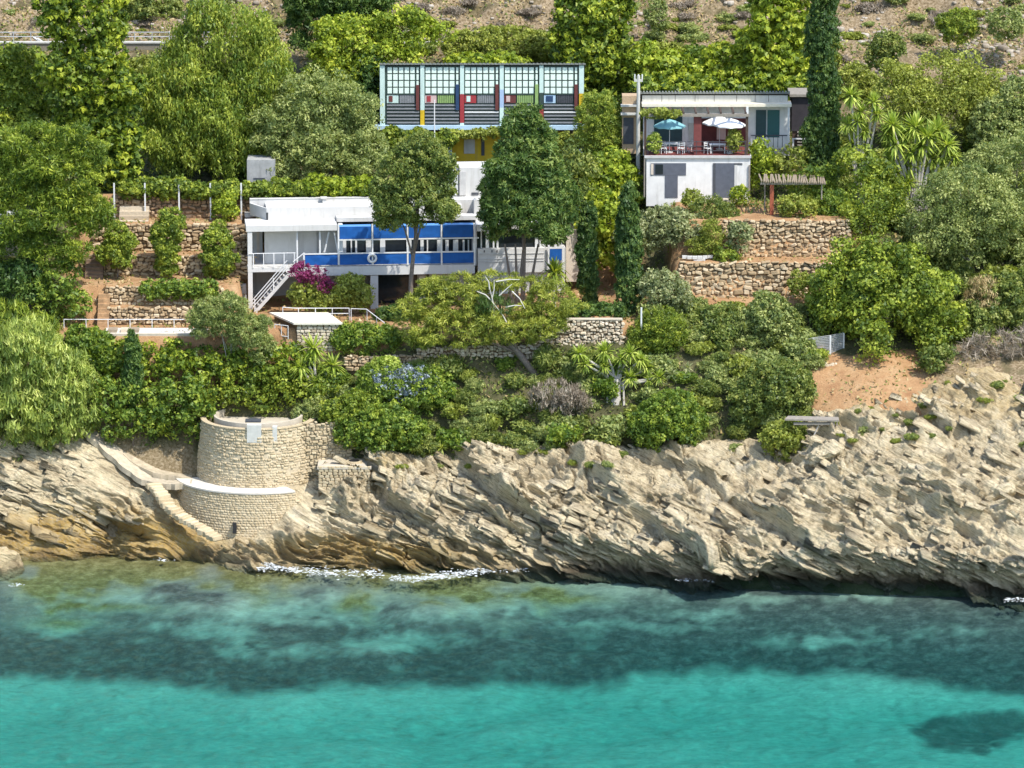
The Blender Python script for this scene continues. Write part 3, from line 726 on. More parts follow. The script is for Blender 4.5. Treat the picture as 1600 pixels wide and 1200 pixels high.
# ------------------------------------------------------------------ foliage
def quads(P, N, T, size, asp, tone, rng, fold=0.0):
    """leaf quads: centre P, normal N, long axis T"""
    B = nrm(np.cross(N, T)); T = nrm(np.cross(B, N))
    s = np.asarray(size)[:, None] * 0.5
    # one pointed blade per leaf (a triangle: cheap, and never looks like a card)
    k = rng.uniform(-.35, .35, (len(P), 1))
    V = np.stack([P - T * s * .9 + B * s * (1.25 / asp + k * .3), P - T * s * (.9 - k) - B * s * 1.25 / asp, P + T * s * 1.2], 1).reshape(-1, 3)
    F = np.arange(len(P) * 3).reshape(-1, 3)
    return V, F, np.repeat(tone, 3)
def rsph(rng, n):
    return nrm(rng.normal(size=(n, 3)))
def crown_cloud(lobes, clump=0.6, dens=9.0, per=46, size=0.22, asp=1.7, mode='out', seed=0, jit=0.75, flat=0.8, inner=0.15, tone_c=0.22, back=0.2, under=0.4):
    """lobes: (cx,cy,cz,rx,ry,rz); returns leaf quads of a crown made of many clumps"""
    rng = np.random.RandomState(seed)
    VV, FF, TT = [], [], []; off = 0
    for (cx, cy, cz, rx, ry, rz) in lobes:
        area = 4 * math.pi * ((((rx * ry) ** 1.6 + (rx * rz) ** 1.6 + (ry * rz) ** 1.6) / 3) ** (1 / 1.6))
        n = max(4, int(area * dens / (clump * clump * 12)))
        d = rsph(rng, n * 2)
        keep = rng.uniform(size=len(d)) < np.where(d[:, 2] < -0.35, under, 1.0) * np.where(d[:, 1] > 0.35, back, 1.0)
        d = d[keep][:int(n * .8)]
        rad = rng.uniform(.70, 1.0, len(d))
        ni = int(inner * len(d)); rad[:ni] = rng.uniform(.25, .65, ni)
        C = np.array([cx, cy, cz]) + d * np.array([rx, ry, rz]) * rad[:, None]
        rc = clump * rng.uniform(.6, 1.35, len(d))
        ct = rng.normal(0, tone_c, len(d))
        k = np.repeat(np.arange(len(d)), rng.poisson(per * .92, len(d)))
        e = nrm(rsph(rng, len(k)) + 0.45 * d[k] + np.array([0, 0, 0.25]))
        P = C[k] + e * (rc[k] * rng.uniform(.45, 1.0, len(k)))[:, None] * np.array([1, 1, flat])
        sz = size * .88 * rng.uniform(.5, 1.45, len(k))
        tone = np.clip(0.45 + ct[k] + rng.normal(0, .2, len(k)), 0, 1)
        if mode == 'out':
            Nn = nrm(e + jit * rng.normal(size=e.shape)); T = rsph(rng, len(k))
        elif mode == 'radial':
            T = nrm(e + 0.35 * rng.normal(size=e.shape)); Nn = rsph(rng, len(k))
        elif mode == 'down':
            T = nrm(np.array([0, 0, -1.0]) + 0.35 * rng.normal(size=e.shape)); Nn = nrm(e * np.array([1, 1, .2]) + jit * rng.normal(size=e.shape))
            P[:, 2] -= rng.uniform(0, 1.0, len(k)) ** 2 * 0.9
        elif mode == 'up':
            T = nrm(np.array([0, 0, 1.0]) + 0.5 * e + 0.25 * rng.normal(size=e.shape)); Nn = nrm(e + jit * rng.normal(size=e.shape))
        V, F, tn = quads(P, Nn, T, sz, asp, tone, rng)
        VV.append(V); FF.append(F + off); TT.append(tn); off += len(V)
    return np.concatenate(VV), np.concatenate(FF), np.concatenate(TT)
NLEAF = [0]
def leaf_obj(name, cloud, mat, parent=None, off=None):
    V, F, t = cloud
    if off is not None: V = V - np.asarray(off)[None]
    NLEAF[0] += len(F)
    return link(name, np_mesh(name, V, F, mat, {'tone': t}), parent)
# style: clump radius, density, leaves per clump, leaf size, aspect, mode, jitter, flat
STY = dict(
    broad=dict(clump=.86, dens=9.5, per=64, size=.28, asp=1.5),
    ivy=dict(clump=.55, dens=10, per=24, size=.35, asp=1.2, jit=.55, tone_c=.26),
    lime=dict(clump=.55, dens=10, per=26, size=.34, asp=1.25, jit=.55, tone_c=.26),
    carob=dict(clump=.76, dens=9.5, per=56, size=.27, asp=1.4, jit=.55),
    pine=dict(clump=.74, dens=8.5, per=84, size=.33, asp=3.4, mode='radial', flat=.7, tone_c=.26),
    wpine=dict(clump=.52, dens=10, per=62, size=.32, asp=4.5, mode='radial', flat=.6, tone_c=.26),
    cedar=dict(clump=.55, dens=11.5, per=56, size=.34, asp=2.8, mode='radial', flat=.9, tone_c=.26),
    cyp=dict(clump=.36, dens=12, per=32, size=.30, asp=2.4, mode='up', tone_c=.28),
    pepper=dict(clump=.84, dens=9.5, per=74, size=.34, asp=2.8, mode='down', tone_c=.26),
    olive=dict(clump=.74, dens=9.0, per=74, size=.24, asp=2.2),
    shrub=dict(clump=.40, dens=12, per=34, size=.22, asp=1.6, flat=.85),
    fine=dict(clump=.38, dens=12, per=46, size=.21, asp=2.8, mode='radial'),
    reed=dict(clump=.60, dens=10, per=46, size=.58, asp=6.0, mode='up', tone_c=.28),
    twig=dict(clump=.40, dens=8, per=34, size=.42, asp=9.0, mode='up'),
    dead=dict(clump=.5, dens=4, per=30, size=.8, asp=16.0, mode='radial', tone_c=.3),
    hedge=dict(clump=.30, dens=12, per=24, size=.22, asp=1.35, jit=.55),
)
def trunk_mb(base, top, r0, r1, rng, lean=0.15, seg=6):
    P = []
    for i in range(seg + 1):
        f = i / seg
        w = math.sin(f * math.pi) * lean
        P.append((base[0] + (top[0] - base[0]) * f + rng.uniform(-w, w), base[1] + (top[1] - base[1]) * f + rng.uniform(-w, w), base[2] + (top[2] - base[2]) * f))
    return P, [r0 + (r1 - r0) * i / seg for i in range(seg + 1)]
def px_lobes(Y, specs, depth=None):
    """lobes from photo rectangles (cx, ytop, ybottom, width[, dY]) at distance Y"""
    L = []
    for s in specs:
        cx, yt, yb, w = s[:4]; dy = s[4] if len(s) > 4 else 0.0
        a = W(cx, yt, Y + dy); b = W(cx, yb, Y + dy)
        rx = w / 2 / ppm(Y + dy, a[2]); rz = (a[2] - b[2]) / 2
        L.append((a[0], Y + dy, (a[2] + b[2]) / 2, rx, min(rx, max(rz, rx * .6)) if depth is None else depth, rz))
    return L
def tree(name, label, Y, specs, sty, leaf, trunk_px=None, seed=1, bark=None, r0=0.22, group=None, cat='tree', limbs=5, depth=None, base=None, rough=4, **kw):
    rng = random.Random(seed)
    lobes = px_lobes(Y, specs, depth)
    c = np.mean([l[:3] for l in lobes], axis=0)
    if rough:
        ex = []
        for l in lobes:
            for _ in range(rough):
                a = rng.uniform(0, 6.28); e = rng.uniform(-.5, 1.2); s = rng.uniform(.28, .45)
                dx, dz = math.cos(a), math.sin(a)
                ex.append((l[0] + dx * l[3] * .92, l[1] - rng.uniform(-.3, .8) * l[4], l[2] + dz * l[5] * .92, l[3] * s, l[4] * s, l[5] * s))
        alll = lobes + ex
    else: alll = lobes
    bx = W(trunk_px, 400, Y)[0] if trunk_px is not None else c[0]
    bz = float(H(np.array([bx]), np.array([Y]))[0]) if base is None else base
    t = thing(name, label, cat, (bx, Y, bz), 0, group)
    st = dict(STY[sty]); st.update(kw)
    leaf_obj('crown', crown_cloud(alll, seed=seed, **st), LEAF[leaf], t, (bx, Y, bz))
    mb = MB()
    top = np.array([c[0], Y, max(c[2], bz + .6)])
    P, R = trunk_mb((bx, Y, bz - .3), top, r0, r0 * .55, rng)
    mb.tube(P, R, 7)
    for l in sorted(lobes, key=lambda l: -l[3] * l[5])[:limbs]:
        f = rng.uniform(.45, .8)
        s = Vector(P[int(f * 6)])
        e = Vector((l[0], l[1], l[2] + l[5] * .3))
        m = s.lerp(e, .5) + Vector((rng.uniform(-.3, .3), rng.uniform(-.3, .3), .2))
        mb.tube([s, m, e], [r0 * .45, r0 * .3, r0 * .12], 5)
    mb.build('trunk', bark or trunkm, t, smooth=True, off=(bx, Y, bz))
    return t
def bush(name, label, Y, specs, sty, leaf, seed=1, group=None, cat='shrub', depth=None, **kw):
    """a shrub as one mesh, its origin at its foot"""
    lobes = px_lobes(Y, specs, depth)
    c = np.mean([l[:3] for l in lobes], axis=0)
    z = min(l[2] - l[5] for l in lobes)
    st = dict(STY[sty]); st.update(kw)
    o = leaf_obj(name, crown_cloud(lobes, seed=seed, **st), LEAF[leaf], None, (c[0], Y, z))
    o.location = (c[0], Y, z)
    return tag(o, label, cat, group)
def rosette_cloud(centres, rad=.75, nb=90, wid=.075, seed=0, droop=.25, up=.25):
    rng = np.random.RandomState(seed)
    VV, TT = [], []
    for (x, y, z, s) in centres:
        n = int(nb * rng.uniform(.8, 1.2))
        d = rsph(rng, n) + np.array([0, 0, up]); d = nrm(d)
        ln = rad * s * rng.uniform(.7, 1.15, n)
        side = nrm(np.cross(d, np.array([0, 0, 1.0]) + .2 * rng.normal(size=d.shape)))
        o = np.array([x, y, z]) + d * .06
        mid = o + d * (ln * .55)[:, None]; tip = o + d * ln[:, None] - np.array([0, 0, 1.0]) * (droop * ln * (1 - np.abs(d[:, 2])))[:, None]
        w = wid * s
        V = np.stack([o - side * w * .6, o + side * w * .6, mid + side * w, tip + side * w * .1, tip - side * w * .1, mid - side * w], 1)
        VV.append(V.reshape(-1, 3)); TT.append(np.repeat(np.clip(.5 + .28 * rng.normal(size=n), 0, 1), 6))
    V = np.concatenate(VV); i = np.arange(0, len(V), 6)
    F = np.concatenate([np.c_[i, i + 1, i + 2, i + 5], np.c_[i + 5, i + 2, i + 3, i + 4]])
    return V, F, np.concatenate(TT)
def yucca(label, Y, pts, rad, seed, leaf='yucca', trunk=True, foot=None, name='yucca_plant', bark=None, **kw):
    """pts: photo pixels (x, y, scale) of the leaf rosettes"""
    rng = random.Random(seed)
    C = []
    for (x, y, s) in pts:
        dy = rng.uniform(-.6, .6); p = W(x, y, Y + dy); C.append((p[0], p[1], p[2], s))
    fx = np.mean([c[0] for c in C]) if foot is None else W(foot, 500, Y)[0]
    fz = float(H(np.array([fx]), np.array([Y]))[0])
    fz = min(fz, min(c[2] for c in C) - .2)
    t = thing(name, label, 'yucca', (fx, Y, fz))
    leaf_obj('foliage', rosette_cloud(C, rad, seed=seed, **kw), LEAF[leaf], t, (fx, Y, fz))
    if trunk:
        mb = MB()
        for c in C:
            m = ((fx * .6 + c[0] * .4), Y, fz + (c[2] - fz) * .55)
            mb.tube([(fx + rng.uniform(-.15, .15), Y, fz - .2), m, (c[0], c[1], c[2])], [.16, .12, .08], 6)
        mb.build('trunk', bark or palebark, t, off=(fx, Y, fz))
    return t
# ------------------------------------------------------------------ garden walls and terraces
def Xat(px, Y): return W(px, 400, Y)[0]
stone_wall('low dry stone wall right behind the railing of the sunken patio', Xat(170, 20.5), Xat(318, 20.5), 20.5, 20.5, 15.1, 16.5, 'tan', .40, .26, 11, thick=.45)
stone_wall('sloping rubble wall left of the clipped hedge, above the low patio wall', Xat(168, 21.5), Xat(345, 21.5), 21.5, 21.5, 16.5, 18.0, 'tan', .42, .27, 12, thick=.5)
stone_wall('low terrace wall at the feet of the three young citrus trees', Xat(130, 26), Xat(392, 26), 26, 26, 18.0, 19.6, 'tan', .46, .29, 13)
stone_wall('second terrace wall from the top on the left, behind the citrus crowns', Xat(145, 28), Xat(392, 28), 28, 28, 19.6, 21.8, 'tan', .48, .30, 14)
stone_wall('uppermost brown terrace wall behind the white trellis posts', Xat(185, 30.5), Xat(400, 30.5), 30.5, 30.5, 21.8, 23.6, 'brown', .46, .30, 15)
stone_wall('lower of the two big dry stone walls on the right terraces', Xat(1062, 22), Xat(1335, 22), 22, 22, 16.9, 19.8, 'tan', .50, .31, 16)
stone_wall('upper of the two big dry stone walls on the right terraces', Xat(1130, 24.4), Xat(1325, 24.4), 24.4, 24.4, 19.8, 22.75, 'tan', .46, .29, 17)
stone_wall('pale garden wall below the hedge, right of the leaning pine trunk', Xat(835, 16.2), Xat(972, 16.2), 16.2, 16.2, 13.9, 16.35, 'grey', .33, .23, 18, cap=concrete)
stone_wall('shaded low rubble wall under the leaning pine crown', Xat(655, 15.3), Xat(842, 15.3), 15.3, 15.5, 13.3, 14.4, 'grey', .34, .23, 19)
stone_wall('short rubble wall between stone shed and blue-flowering bush', Xat(540, 15.0), Xat(655, 15.0), 15.0, 15.0, 12.6, 13.7, 'tan', .42, .26, 20)
stone_wall('rough rubble face left of the brown timber steps on the terraces', Xat(128, 21.6), Xat(166, 21.6), 21.6, 21.6, 15.3, 17.0, 'tan', .40, .26, 21)
stone_wall('tumbled white stone edging in front of the wire fence', Xat(1262, 14.6), Xat(1312, 15.4), 14.6, 15.4, 12.5, 13.2, 'grey', .40, .26, 22, thick=.35)

# steps on the left terraces
def steps(label, px0, px1, Y0, Y1, z0, z1, n, mat, name='garden_steps'):
    x0, x1 = Xat(px0, Y0), Xat(px1, Y0)
    t = thing(name, label, 'steps', (x0, Y0, z0))
    for i in range(n):
        f0, f1 = i / n, (i + 1) / n
        MB().box(0, x1 - x0, (Y1 - Y0) * f0, (Y1 - Y0) * f1 + .25, (z1 - z0) * f0 - .25, (z1 - z0) * f1).build('step', mat, t)
    return t
steps('dark shaded steps at the left end of the citrus terrace wall', 132, 160, 24.6, 26.1, 18.0, 19.6, 6, plain('brown_step', (0.22, 0.15, 0.10), .9, .25, 4))
steps('narrow orange earth steps climbing left of the low patio wall', 150, 168, 19.6, 21.4, 15.1, 17.4, 7, plain('orange_step', (0.40, 0.25, 0.13), .9, .35, 3))
steps('pale stone steps at the left end of the uppermost terrace wall', 186, 232, 28.6, 30.4, 21.2, 22.8, 5, stone_grey)

# sunken white patio with loungers stones, and its railing
_x0, _x1 = Xat(160, 16.6), Xat(322, 16.6)
t = thing('sunken_patio', 'long white sunken patio slab above the ivy slope', 'patio', (_x0, 16.3, 15.12))
MB().box(0, _x1 - _x0, 0, 2.4, -.5, .10).build('slab', paving, t)
MB().box(0, _x1 - _x0, -.25, -.004, -.6, .16).build('kerb', concrete, t)
MB().box(3.2, _x1 - _x0 - 1.5, .9, 1.9, .104, .16).build('pool_panel', white, t)
for k, (a, b) in enumerate([(.3, 1.0), (1.3, 1.9), (2.0, 2.7)]):
    MB().box(a, b, .5, 1.5, .104, .34).build('bench_block', stone_grey if k % 2 else reedm, t)
def railing(label, P, z_h=0.95, posts=6, rails=(1.0,), r=.035, mat=whitemetal, name='garden_railing', rr=None):
    """posts and rails over a polyline of foot points"""
    P = [Vector(p) for p in P]
    t = thing(name, label, 'railing', P[0])
    seg = [(P[i + 1] - P[i]).length for i in range(len(P) - 1)]; tot = sum(seg)
    def at(d):
        for i, s in enumerate(seg):
            if d <= s + 1e-6: return P[i].lerp(P[i + 1], min(1, d / s))
            d -= s
        return P[-1]
    for i in range(posts):
        p = at(tot * i / (posts - 1))
        MB().tube([p + Vector((0, 0, -.15)), p + Vector((0, 0, z_h))], r, 6).build('post', mat, t, off=P[0])
    for h in rails:
        MB().tube([p + Vector((0, 0, z_h * h)) for p in P], rr or r, 6).build('rail', mat, t, off=P[0])
    return t
railing('thin white railing along the back of the sunken patio', [(Xat(98, 18.9), 18.9, 15.1), (Xat(305, 18.9), 18.9, 15.1)], .75, 7)

# trellis posts with vine on the uppermost terrace
for i, px in enumerate([180, 228, 281, 330, 378]):
    x = Xat(px, 29.9)
    o = MB().box(-.06, .06, -.06, .06, 0, 3.0).build('trellis_post', whitemetal, None, (x, 29.9, 21.75))
    tag(o, ['first', 'second', 'third', 'fourth', 'fifth'][i] + ' white trellis post from the left on the uppermost terrace', 'post', 'white trellis posts')

# ------------------------------------------------------------------ round stone tower by the sea
TC = np.array([-19.55, 12.7]); TZ0, TZ1 = 4.9, 9.35
mortar = plain('old_mortar', (.50, .415, .28), .95, .25, 4)
def tower():
    cx, cy = TC
    t = thing('stone_tower', 'round battered stone tower on the shore with open drum on top', 'tower', (cx, cy, TZ0))
    n = 64
    def ring(r, z, a0=0, a1=2 * math.pi, n=n):
        return [(r * math.cos(a0 + (a1 - a0) * k / n), r * math.sin(a0 + (a1 - a0) * k / n), z) for k in range(n + (0 if a1 - a0 > 6.28 else 1))]
    def lathe(prof, mat, name, parent, closed=True):
        V = []; F = []
        for r, z in prof: V += ring(r, z)
        for i in range(len(prof) - 1):
            for k in range(n):
                F.append((i * n + k, i * n + (k + 1) % n, (i + 1) * n + (k + 1) % n, (i + 1) * n + k))
        return MB().add(V, F).build(name, mat, parent)
    H_ = TZ1 - TZ0
    lathe([(4.82, -1.5), (4.78, 0), (4.38, H_), (4.05, H_ + .01), (4.05, H_ - .9), (3.0, H_ - .92), (0.01, H_ - .92)], mortar, 'wall_core', t)
    lathe([(3.45, H_ - .9), (3.45, H_ + .28), (3.25, H_ + .29), (3.25, H_ - .25), (0.01, H_ - .25)], concrete, 'inner_drum', t)
    lathe([(4.46, H_ + .004), (4.46, H_ + .08), (4.03, H_ + .09), (4.03, H_ - .05)], stone_tower, 'rim_coping', t)
    # two small rendered piers on the rim
    for a, w, h in ((-1.60, .55, .75), (-1.22, .18, .55)):
        x, y = 4.2 * math.cos(a), 4.2 * math.sin(a)
        MB().box(x - w, x + w, y - .30, y + .35, H_ - .95, H_ + h - .35).build('pier', fascia, t)
    MB().box(-.9, .3, -2.6, -1.8, H_ + .2, H_ + .34).build('hatch', charcoal, t)
    # facing stones, too small to pick apart one by one
    rng = np.random.RandomState(5); A = stone_arrays('tower')
    VV, FF = [], []; off = 0
    z = 0.0
    while z < H_:
        rh = rng.uniform(.13, .27)
        r = 4.79 - .4 * z / H_
        a = -math.pi - .2 + rng.uniform(0, .1)
        while a < .25:
            w = rng.choice([.16, .22, .3, .38, .5])
            V, F = A[rng.randint(len(A))]
            P = V * np.array([w * 1.0, rng.uniform(.16, .28), rh * rng.uniform(.8, 1.1)]); ro = rng.uniform(-.16, .16); P = np.c_[P[:, 0] * math.cos(ro) - P[:, 2] * math.sin(ro), P[:, 1] + rng.uniform(-.05, .04), P[:, 0] * math.sin(ro) + P[:, 2] * math.cos(ro) + rng.uniform(-.03, .03)]
            am = a + w / 2 / r; c, s = math.cos(am + math.pi / 2), math.sin(am + math.pi / 2)
            P = np.c_[P[:, 0] * c - P[:, 1] * s + (r - .08) * math.cos(am), P[:, 0] * s + P[:, 1] * c + (r - .08) * math.sin(am), P[:, 2] + z + rh / 2]
            VV.append(P); FF.append(F + off); off += len(P); a += w / r
        z += rh
    o = link('facing_stone', np_mesh('facing_stone', np.concatenate(VV), np.concatenate(FF), stone_tower), t); o['kind'] = 'stuff'
    return t
tower()
def curved_wall(label, name, c, r0, r1, a0, a1, z0, z1, mat_top, seed=9, ov=0.0, sk='tower', topz=.12):
    t = thing(name, label, 'stone wall', (c[0], c[1], z0))
    n = 40; h = z1 - z0
    V, F = [], []
    for i in range(n + 1):
        a = a0 + (a1 - a0) * i / n
        for r, z in ((r0 - 2.2, 0), (r0, 0), (r1, h), (r1 - 2.2, h)):
            V.append((r * math.cos(a), r * math.sin(a), z))
    for i in range(n):
        for k in range(4): F.append((i * 4 + k, i * 4 + (k + 1) % 4, (i + 1) * 4 + (k + 1) % 4, (i + 1) * 4 + k))
    F += [(0, 1, 2, 3), (n * 4 + 3, n * 4 + 2, n * 4 + 1, n * 4)]
    MB().add(V, F).build('wall_core', mortar, t)
    V, F = [], []
    for i in range(n + 1):
        a = a0 + (a1 - a0) * i / n
        for r, z in ((r1 - 2.6, h + .005), (r1 + .08, h + .005), (r1 + .08, h + topz), (r1 - 2.6, h + topz)):
            V.append((r * math.cos(a), r * math.sin(a), z))
    for i in range(n):
        for k in range(4): F.append((i * 4 + k, i * 4 + (k + 1) % 4, (i + 1) * 4 + (k + 1) % 4, (i + 1) * 4 + k))
    F += [(0, 1, 2, 3), (n * 4 + 3, n * 4 + 2, n * 4 + 1, n * 4)]
    MB().add(V, F).build('walkway', mat_top, t)
    rng = np.random.RandomState(seed); A = stone_arrays(sk); VV, FF = [], []; off = 0; z = 0
    while z < h - .04:
        rh = min(rng.uniform(.14, .24), h - z); r = r0 + (r1 - r0) * z / h; a = a0
        while a < a1:
            w = rng.uniform(.16, .42); V, F = A[rng.randint(len(A))]
            P = V * np.array([w, rng.uniform(.16, .26), rh * 1.03]); am = a + w / 2 / r; c_, s_ = math.cos(am + math.pi / 2), math.sin(am + math.pi / 2)
            VV.append(np.c_[P[:, 0] * c_ - P[:, 1] * s_ + (r - .07) * math.cos(am), P[:, 0] * s_ + P[:, 1] * c_ + (r - .07) * math.sin(am), P[:, 2] + z + rh / 2]); FF.append(F + off); off += len(P); a += w / r
        z += rh
    o = link('facing_stone', np_mesh('facing_stone', np.concatenate(VV), np.concatenate(FF), SM[sk][0].materials[0]), t); o['kind'] = 'stuff'
    return t
cw = curved_wall('curved lower retaining wall with white walkway around the tower foot', 'curved_sea_wall', TC, 6.75, 6.4, RAD(-168), RAD(-62), 1.2, 4.78, paving, sk='tower')
_dp = W(367, 826, 6.2)
MB().box(-.14, .14, -.45, .3, -.3, .5).build('drain_hole', blackm, cw, (float(_dp[0] - TC[0]), -6.42, float(_dp[2] - 1.2)))
stone_wall('straight stone wall running right from the round tower', Xat(462, 9.9), Xat(548, 10.9), 9.9, 10.9, 5.2, 9.4, 'tower', .34, .24, 31, thick=.5, core=mortar, tidy=.12, top_jit=.1)
# stone box with a round manhole on the right of the tower
_p = W(497, 740, 7.6)
t = thing('stone_cistern', 'low square stone cistern with round dark manhole right of the tower', 'cistern', (_p[0], 7.6, 4.6))
MB().box(0, 4.0, .12, 3.0, -1.2, 1.85).build('wall_core', earthdark, t)
MB().box(-.06, 4.06, -.02, 3.05, 1.85, 2.0).build('cover_slab', concrete, t)
_mh = MB()
_mh.tube([(2.7, 1.6, 2.0), (2.7, 1.6, 2.16)], .62, 20).build('manhole_rim', stone_tower, t)
MB().tube([(2.7, 1.6, 2.165), (2.7, 1.6, 2.18)], .42, 20).build('manhole', blackm, t)
_rng = random.Random(4)
for zz in np.arange(0, 1.85, .23):
    x = 0
    while x < 3.95:
        w = min(_rng.uniform(.22, .5), 4.0 - x)
        if w < .1: break
        o = bpy.data.objects.new('stone', _rng.choice(SM['tower'])); o.parent = t
        o.location = (x + w / 2, .10 + _rng.uniform(-.03, .03), zz + .115); o.scale = (w, .26, .235); COL.objects.link(o); x += w

# footpath: from the reeds down to the tower and on to the water
def ribbon(name, P, w, mat, thick=.5, label=None, cat=None, kind='structure'):
    P = [Vector(p) for p in P]
    Q = []
    for i in range(len(P) - 1):
        for k in range(6): Q.append(P[i].lerp(P[i + 1], k / 6))
    Q.append(P[-1])
    for _ in range(4): Q = [Q[0]] + [(Q[i - 1] + Q[i] * 2 + Q[i + 1]) / 4 for i in range(1, len(Q) - 1)] + [Q[-1]]
    V, F = [], []
    for i, p in enumerate(Q):
        d = (Q[min(i + 1, len(Q) - 1)] - Q[max(i - 1, 0)]); d.z = 0; d.normalize(); s = Vector((-d.y, d.x, 0))
        j = .16 * math.sin(i * .9) * math.sin(i * 2.3 + 1)
        for a, z in ((-1, 0), (1, 0), (1, -thick), (-1, -thick)):
            q = p + s * a * (w / 2 + j) + Vector((0, 0, z)); V.append(q)
    for i in range(len(Q) - 1):
        for k in range(4): F.append((i * 4 + k, i * 4 + (k + 1) % 4, (i + 1) * 4 + (k + 1) % 4, (i + 1) * 4 + k))
    F += [(0, 1, 2, 3), ((len(Q) - 1) * 4 + 3, (len(Q) - 1) * 4 + 2, (len(Q) - 1) * 4 + 1, (len(Q) - 1) * 4)]
    o = MB().add(V, F).build(name, mat)
    if kind: o['kind'] = kind
    return o
pathm = plain('beaten_path', (.47, .40, .29), .95, .25, 2.5, dirt=(.36, .30, .21))
ribbon('footpath', [W(128, 662, 14.2), W(160, 690, 13.2), W(195, 722, 11.8), W(228, 748, 10.6), W(262, 754, 10.2), W(300, 752, 10.2)], 1.3, pathm, .45)
_pp = [Vector(p) for p in (W(238, 753, 9.4), W(252, 768, 8.2), W(262, 786, 7.4), W(285, 804, 6.6), W(315, 822, 5.4), W(340, 838, 4.4))]
sp_ = thing('rock_stairs', 'rough stone stairs descending below the white walkway to the water', 'stairs', _pp[0])
_r = random.Random(14); _seg = [(_pp[i + 1] - _pp[i]).length for i in range(5)]; _tot = sum(_seg)
for k in range(20):
    dd = _tot * (k + .5) / 20; i = 0
    while dd > _seg[i]: dd -= _seg[i]; i += 1
    p = _pp[i].lerp(_pp[i + 1], dd / _seg[i]); v = (_pp[i + 1] - _pp[i]); an = math.atan2(v.y, v.x)
    o = bpy.data.objects.new('step', _r.choice(SM['tower'])); o.parent = sp_; COL.objects.link(o)
    o.location = p - _pp[0] + Vector((0, 0, -.22)); o.scale = (_r.uniform(.55, .75), _r.uniform(.9, 1.35), _r.uniform(.5, .62)); o.rotation_euler = (_r.uniform(-.06, .06), _r.uniform(-.06, .06), an + _r.uniform(-.25, .25))
# bank of bare earth between the path and the ivy
ribbon('path_bank', [W(165, 676, 14.8), W(205, 706, 13.6), W(245, 735, 12.2), W(300, 742, 12.4)], 2.2, plain('bank_earth', (0.44, 0.37, 0.26), .95, .3, 2.0, dirt=(.30, .25, .16)), 1.6)

# ------------------------------------------------------------------ frames that turn photo pixels into a building's own axes
class Frame:
    def __init__(s, px, py, Y, ang):
        s.o = W(px, py, Y); s.a = ang; s.c, s.s = math.cos(ang), math.sin(ang)
    def uz(s, px, py, w=0.0):
        """local (u, z) of a pixel on the plane local-y = w"""
        d = ray(px, py); r = CAM - s.o
        ry = -r[0] * s.s + r[1] * s.c; dy = -d[0] * s.s + d[1] * s.c
        t = (w - ry) / dy; p = r + d * t
        return p[0] * s.c + p[1] * s.s, p[2]
    def box(s, root, name, x0, y0, x1, y1, w, depth, mat, mb=None):
        u0, za = s.uz(x0, (y0 + y1) / 2, w); u1, _ = s.uz(x1, (y0 + y1) / 2, w)
        xm = (x0 + x1) / 2
        z1 = s.uz(xm, y0, w)[1]; z0 = s.uz(xm, y1, w)[1]
        b = (mb or MB()).box(u0, u1, w, w + depth, z0, z1)
        return b if mb is not None else b.build(name, mat, root)

# ------------------------------------------------------------------ the white villa
VF = Frame(387, 489, 24.0, RAD(5))
villa = thing('white_villa', 'long white modernist villa with blue canvas balcony on pillars', 'villa', VF.o, VF.a)
zG = 0.0
zS = VF.uz(560, 416)[1]; zSb = VF.uz(560, 430)[1]      # balcony slab top / underside
zSl = VF.uz(420, 425)[1]
zC = VF.uz(455, 352)[1]; zCb = VF.uz(455, 361)[1]      # canopy
U = lambda px, w=0.0: VF.uz(px, 400, w)[0]
uL, uB, uR, uE = U(387), U(452), U(742), U(884)
MB().box(uL, uB, 0, 7.5, zSl, zS).build('terrace_slab', white, villa)
MB().box(uB + .002, uR, -.02, 7.5, zSb, zS).build('balcony_slab', white, villa)
MB().box(uL - .1, U(527), -.05, 3.2, zCb, zC).build('canopy', white, villa)
# upper block: front wall, slanting left wing wall, roof, parapet
zW = VF.uz(500, 324, 2.6)[1]
uw0, uw1 = U(417, 2.6), U(722, 2.6)
MB().box(uw0, uw1, 2.62, 2.95, zS, zW).build('upper_wall', white, villa)
MB().box(uw0, uw1, 2.955, 5.1, zC - .12, zW - .004).build('roof_deck', white, villa)
MB().box(U(391, 5.2), uw1, 5.105, 5.4, zC - .12, zW + .28).build('parapet', white, villa)
MB().box(U(391, 5.2), uw1, 5.06, 5.45, zW + .284, zW + .34).build('parapet_coping', white, villa)
MB().box(uL, uE, 5.5, 7.4, zC - .3, zC).build('rear_roof', greyrender, villa)
ul0 = U(390, 5.0)
V4 = lambda pts, th: MB().prism(pts, zC + .002, zW)
MB().prism([(U(391, 5.1), 5.1), (uw0 - .002, 2.62), (uw0 - .002, 2.9), (U(396, 5.1), 5.1)], zC + .003, zW - .02).build('wing_wall', white, villa)
MB().box(U(416.5, 2.5), U(419.5, 2.5), 2.50, 2.615, zC + .004, zW - .35).build('slit_window', glass, villa)
# loggia behind the left terrace
MB().box(uL + .1, U(398), 3.3, 3.55, zS, zCb).build('loggia_wall', white, villa)
MB().box(U(398) + .005, U(413), 3.6, 3.8, zS, zCb).build('loggia_wall', white, villa)
MB().box(U(404), U(408), 3.5, 3.59, zS, zCb).build('shutter', beige, villa)
MB().box(U(415), U(466), 1.9, 2.2, zS, zCb).build('loggia_wall', white, villa)
MB().box(U(466) + .005, U(497), 2.3, 2.55, zS, zCb).build('loggia_wall', white, villa)
MB().box(U(497) + .005, U(530), 2.9, 3.1, zS, zCb).build('loggia_wall', white, villa)
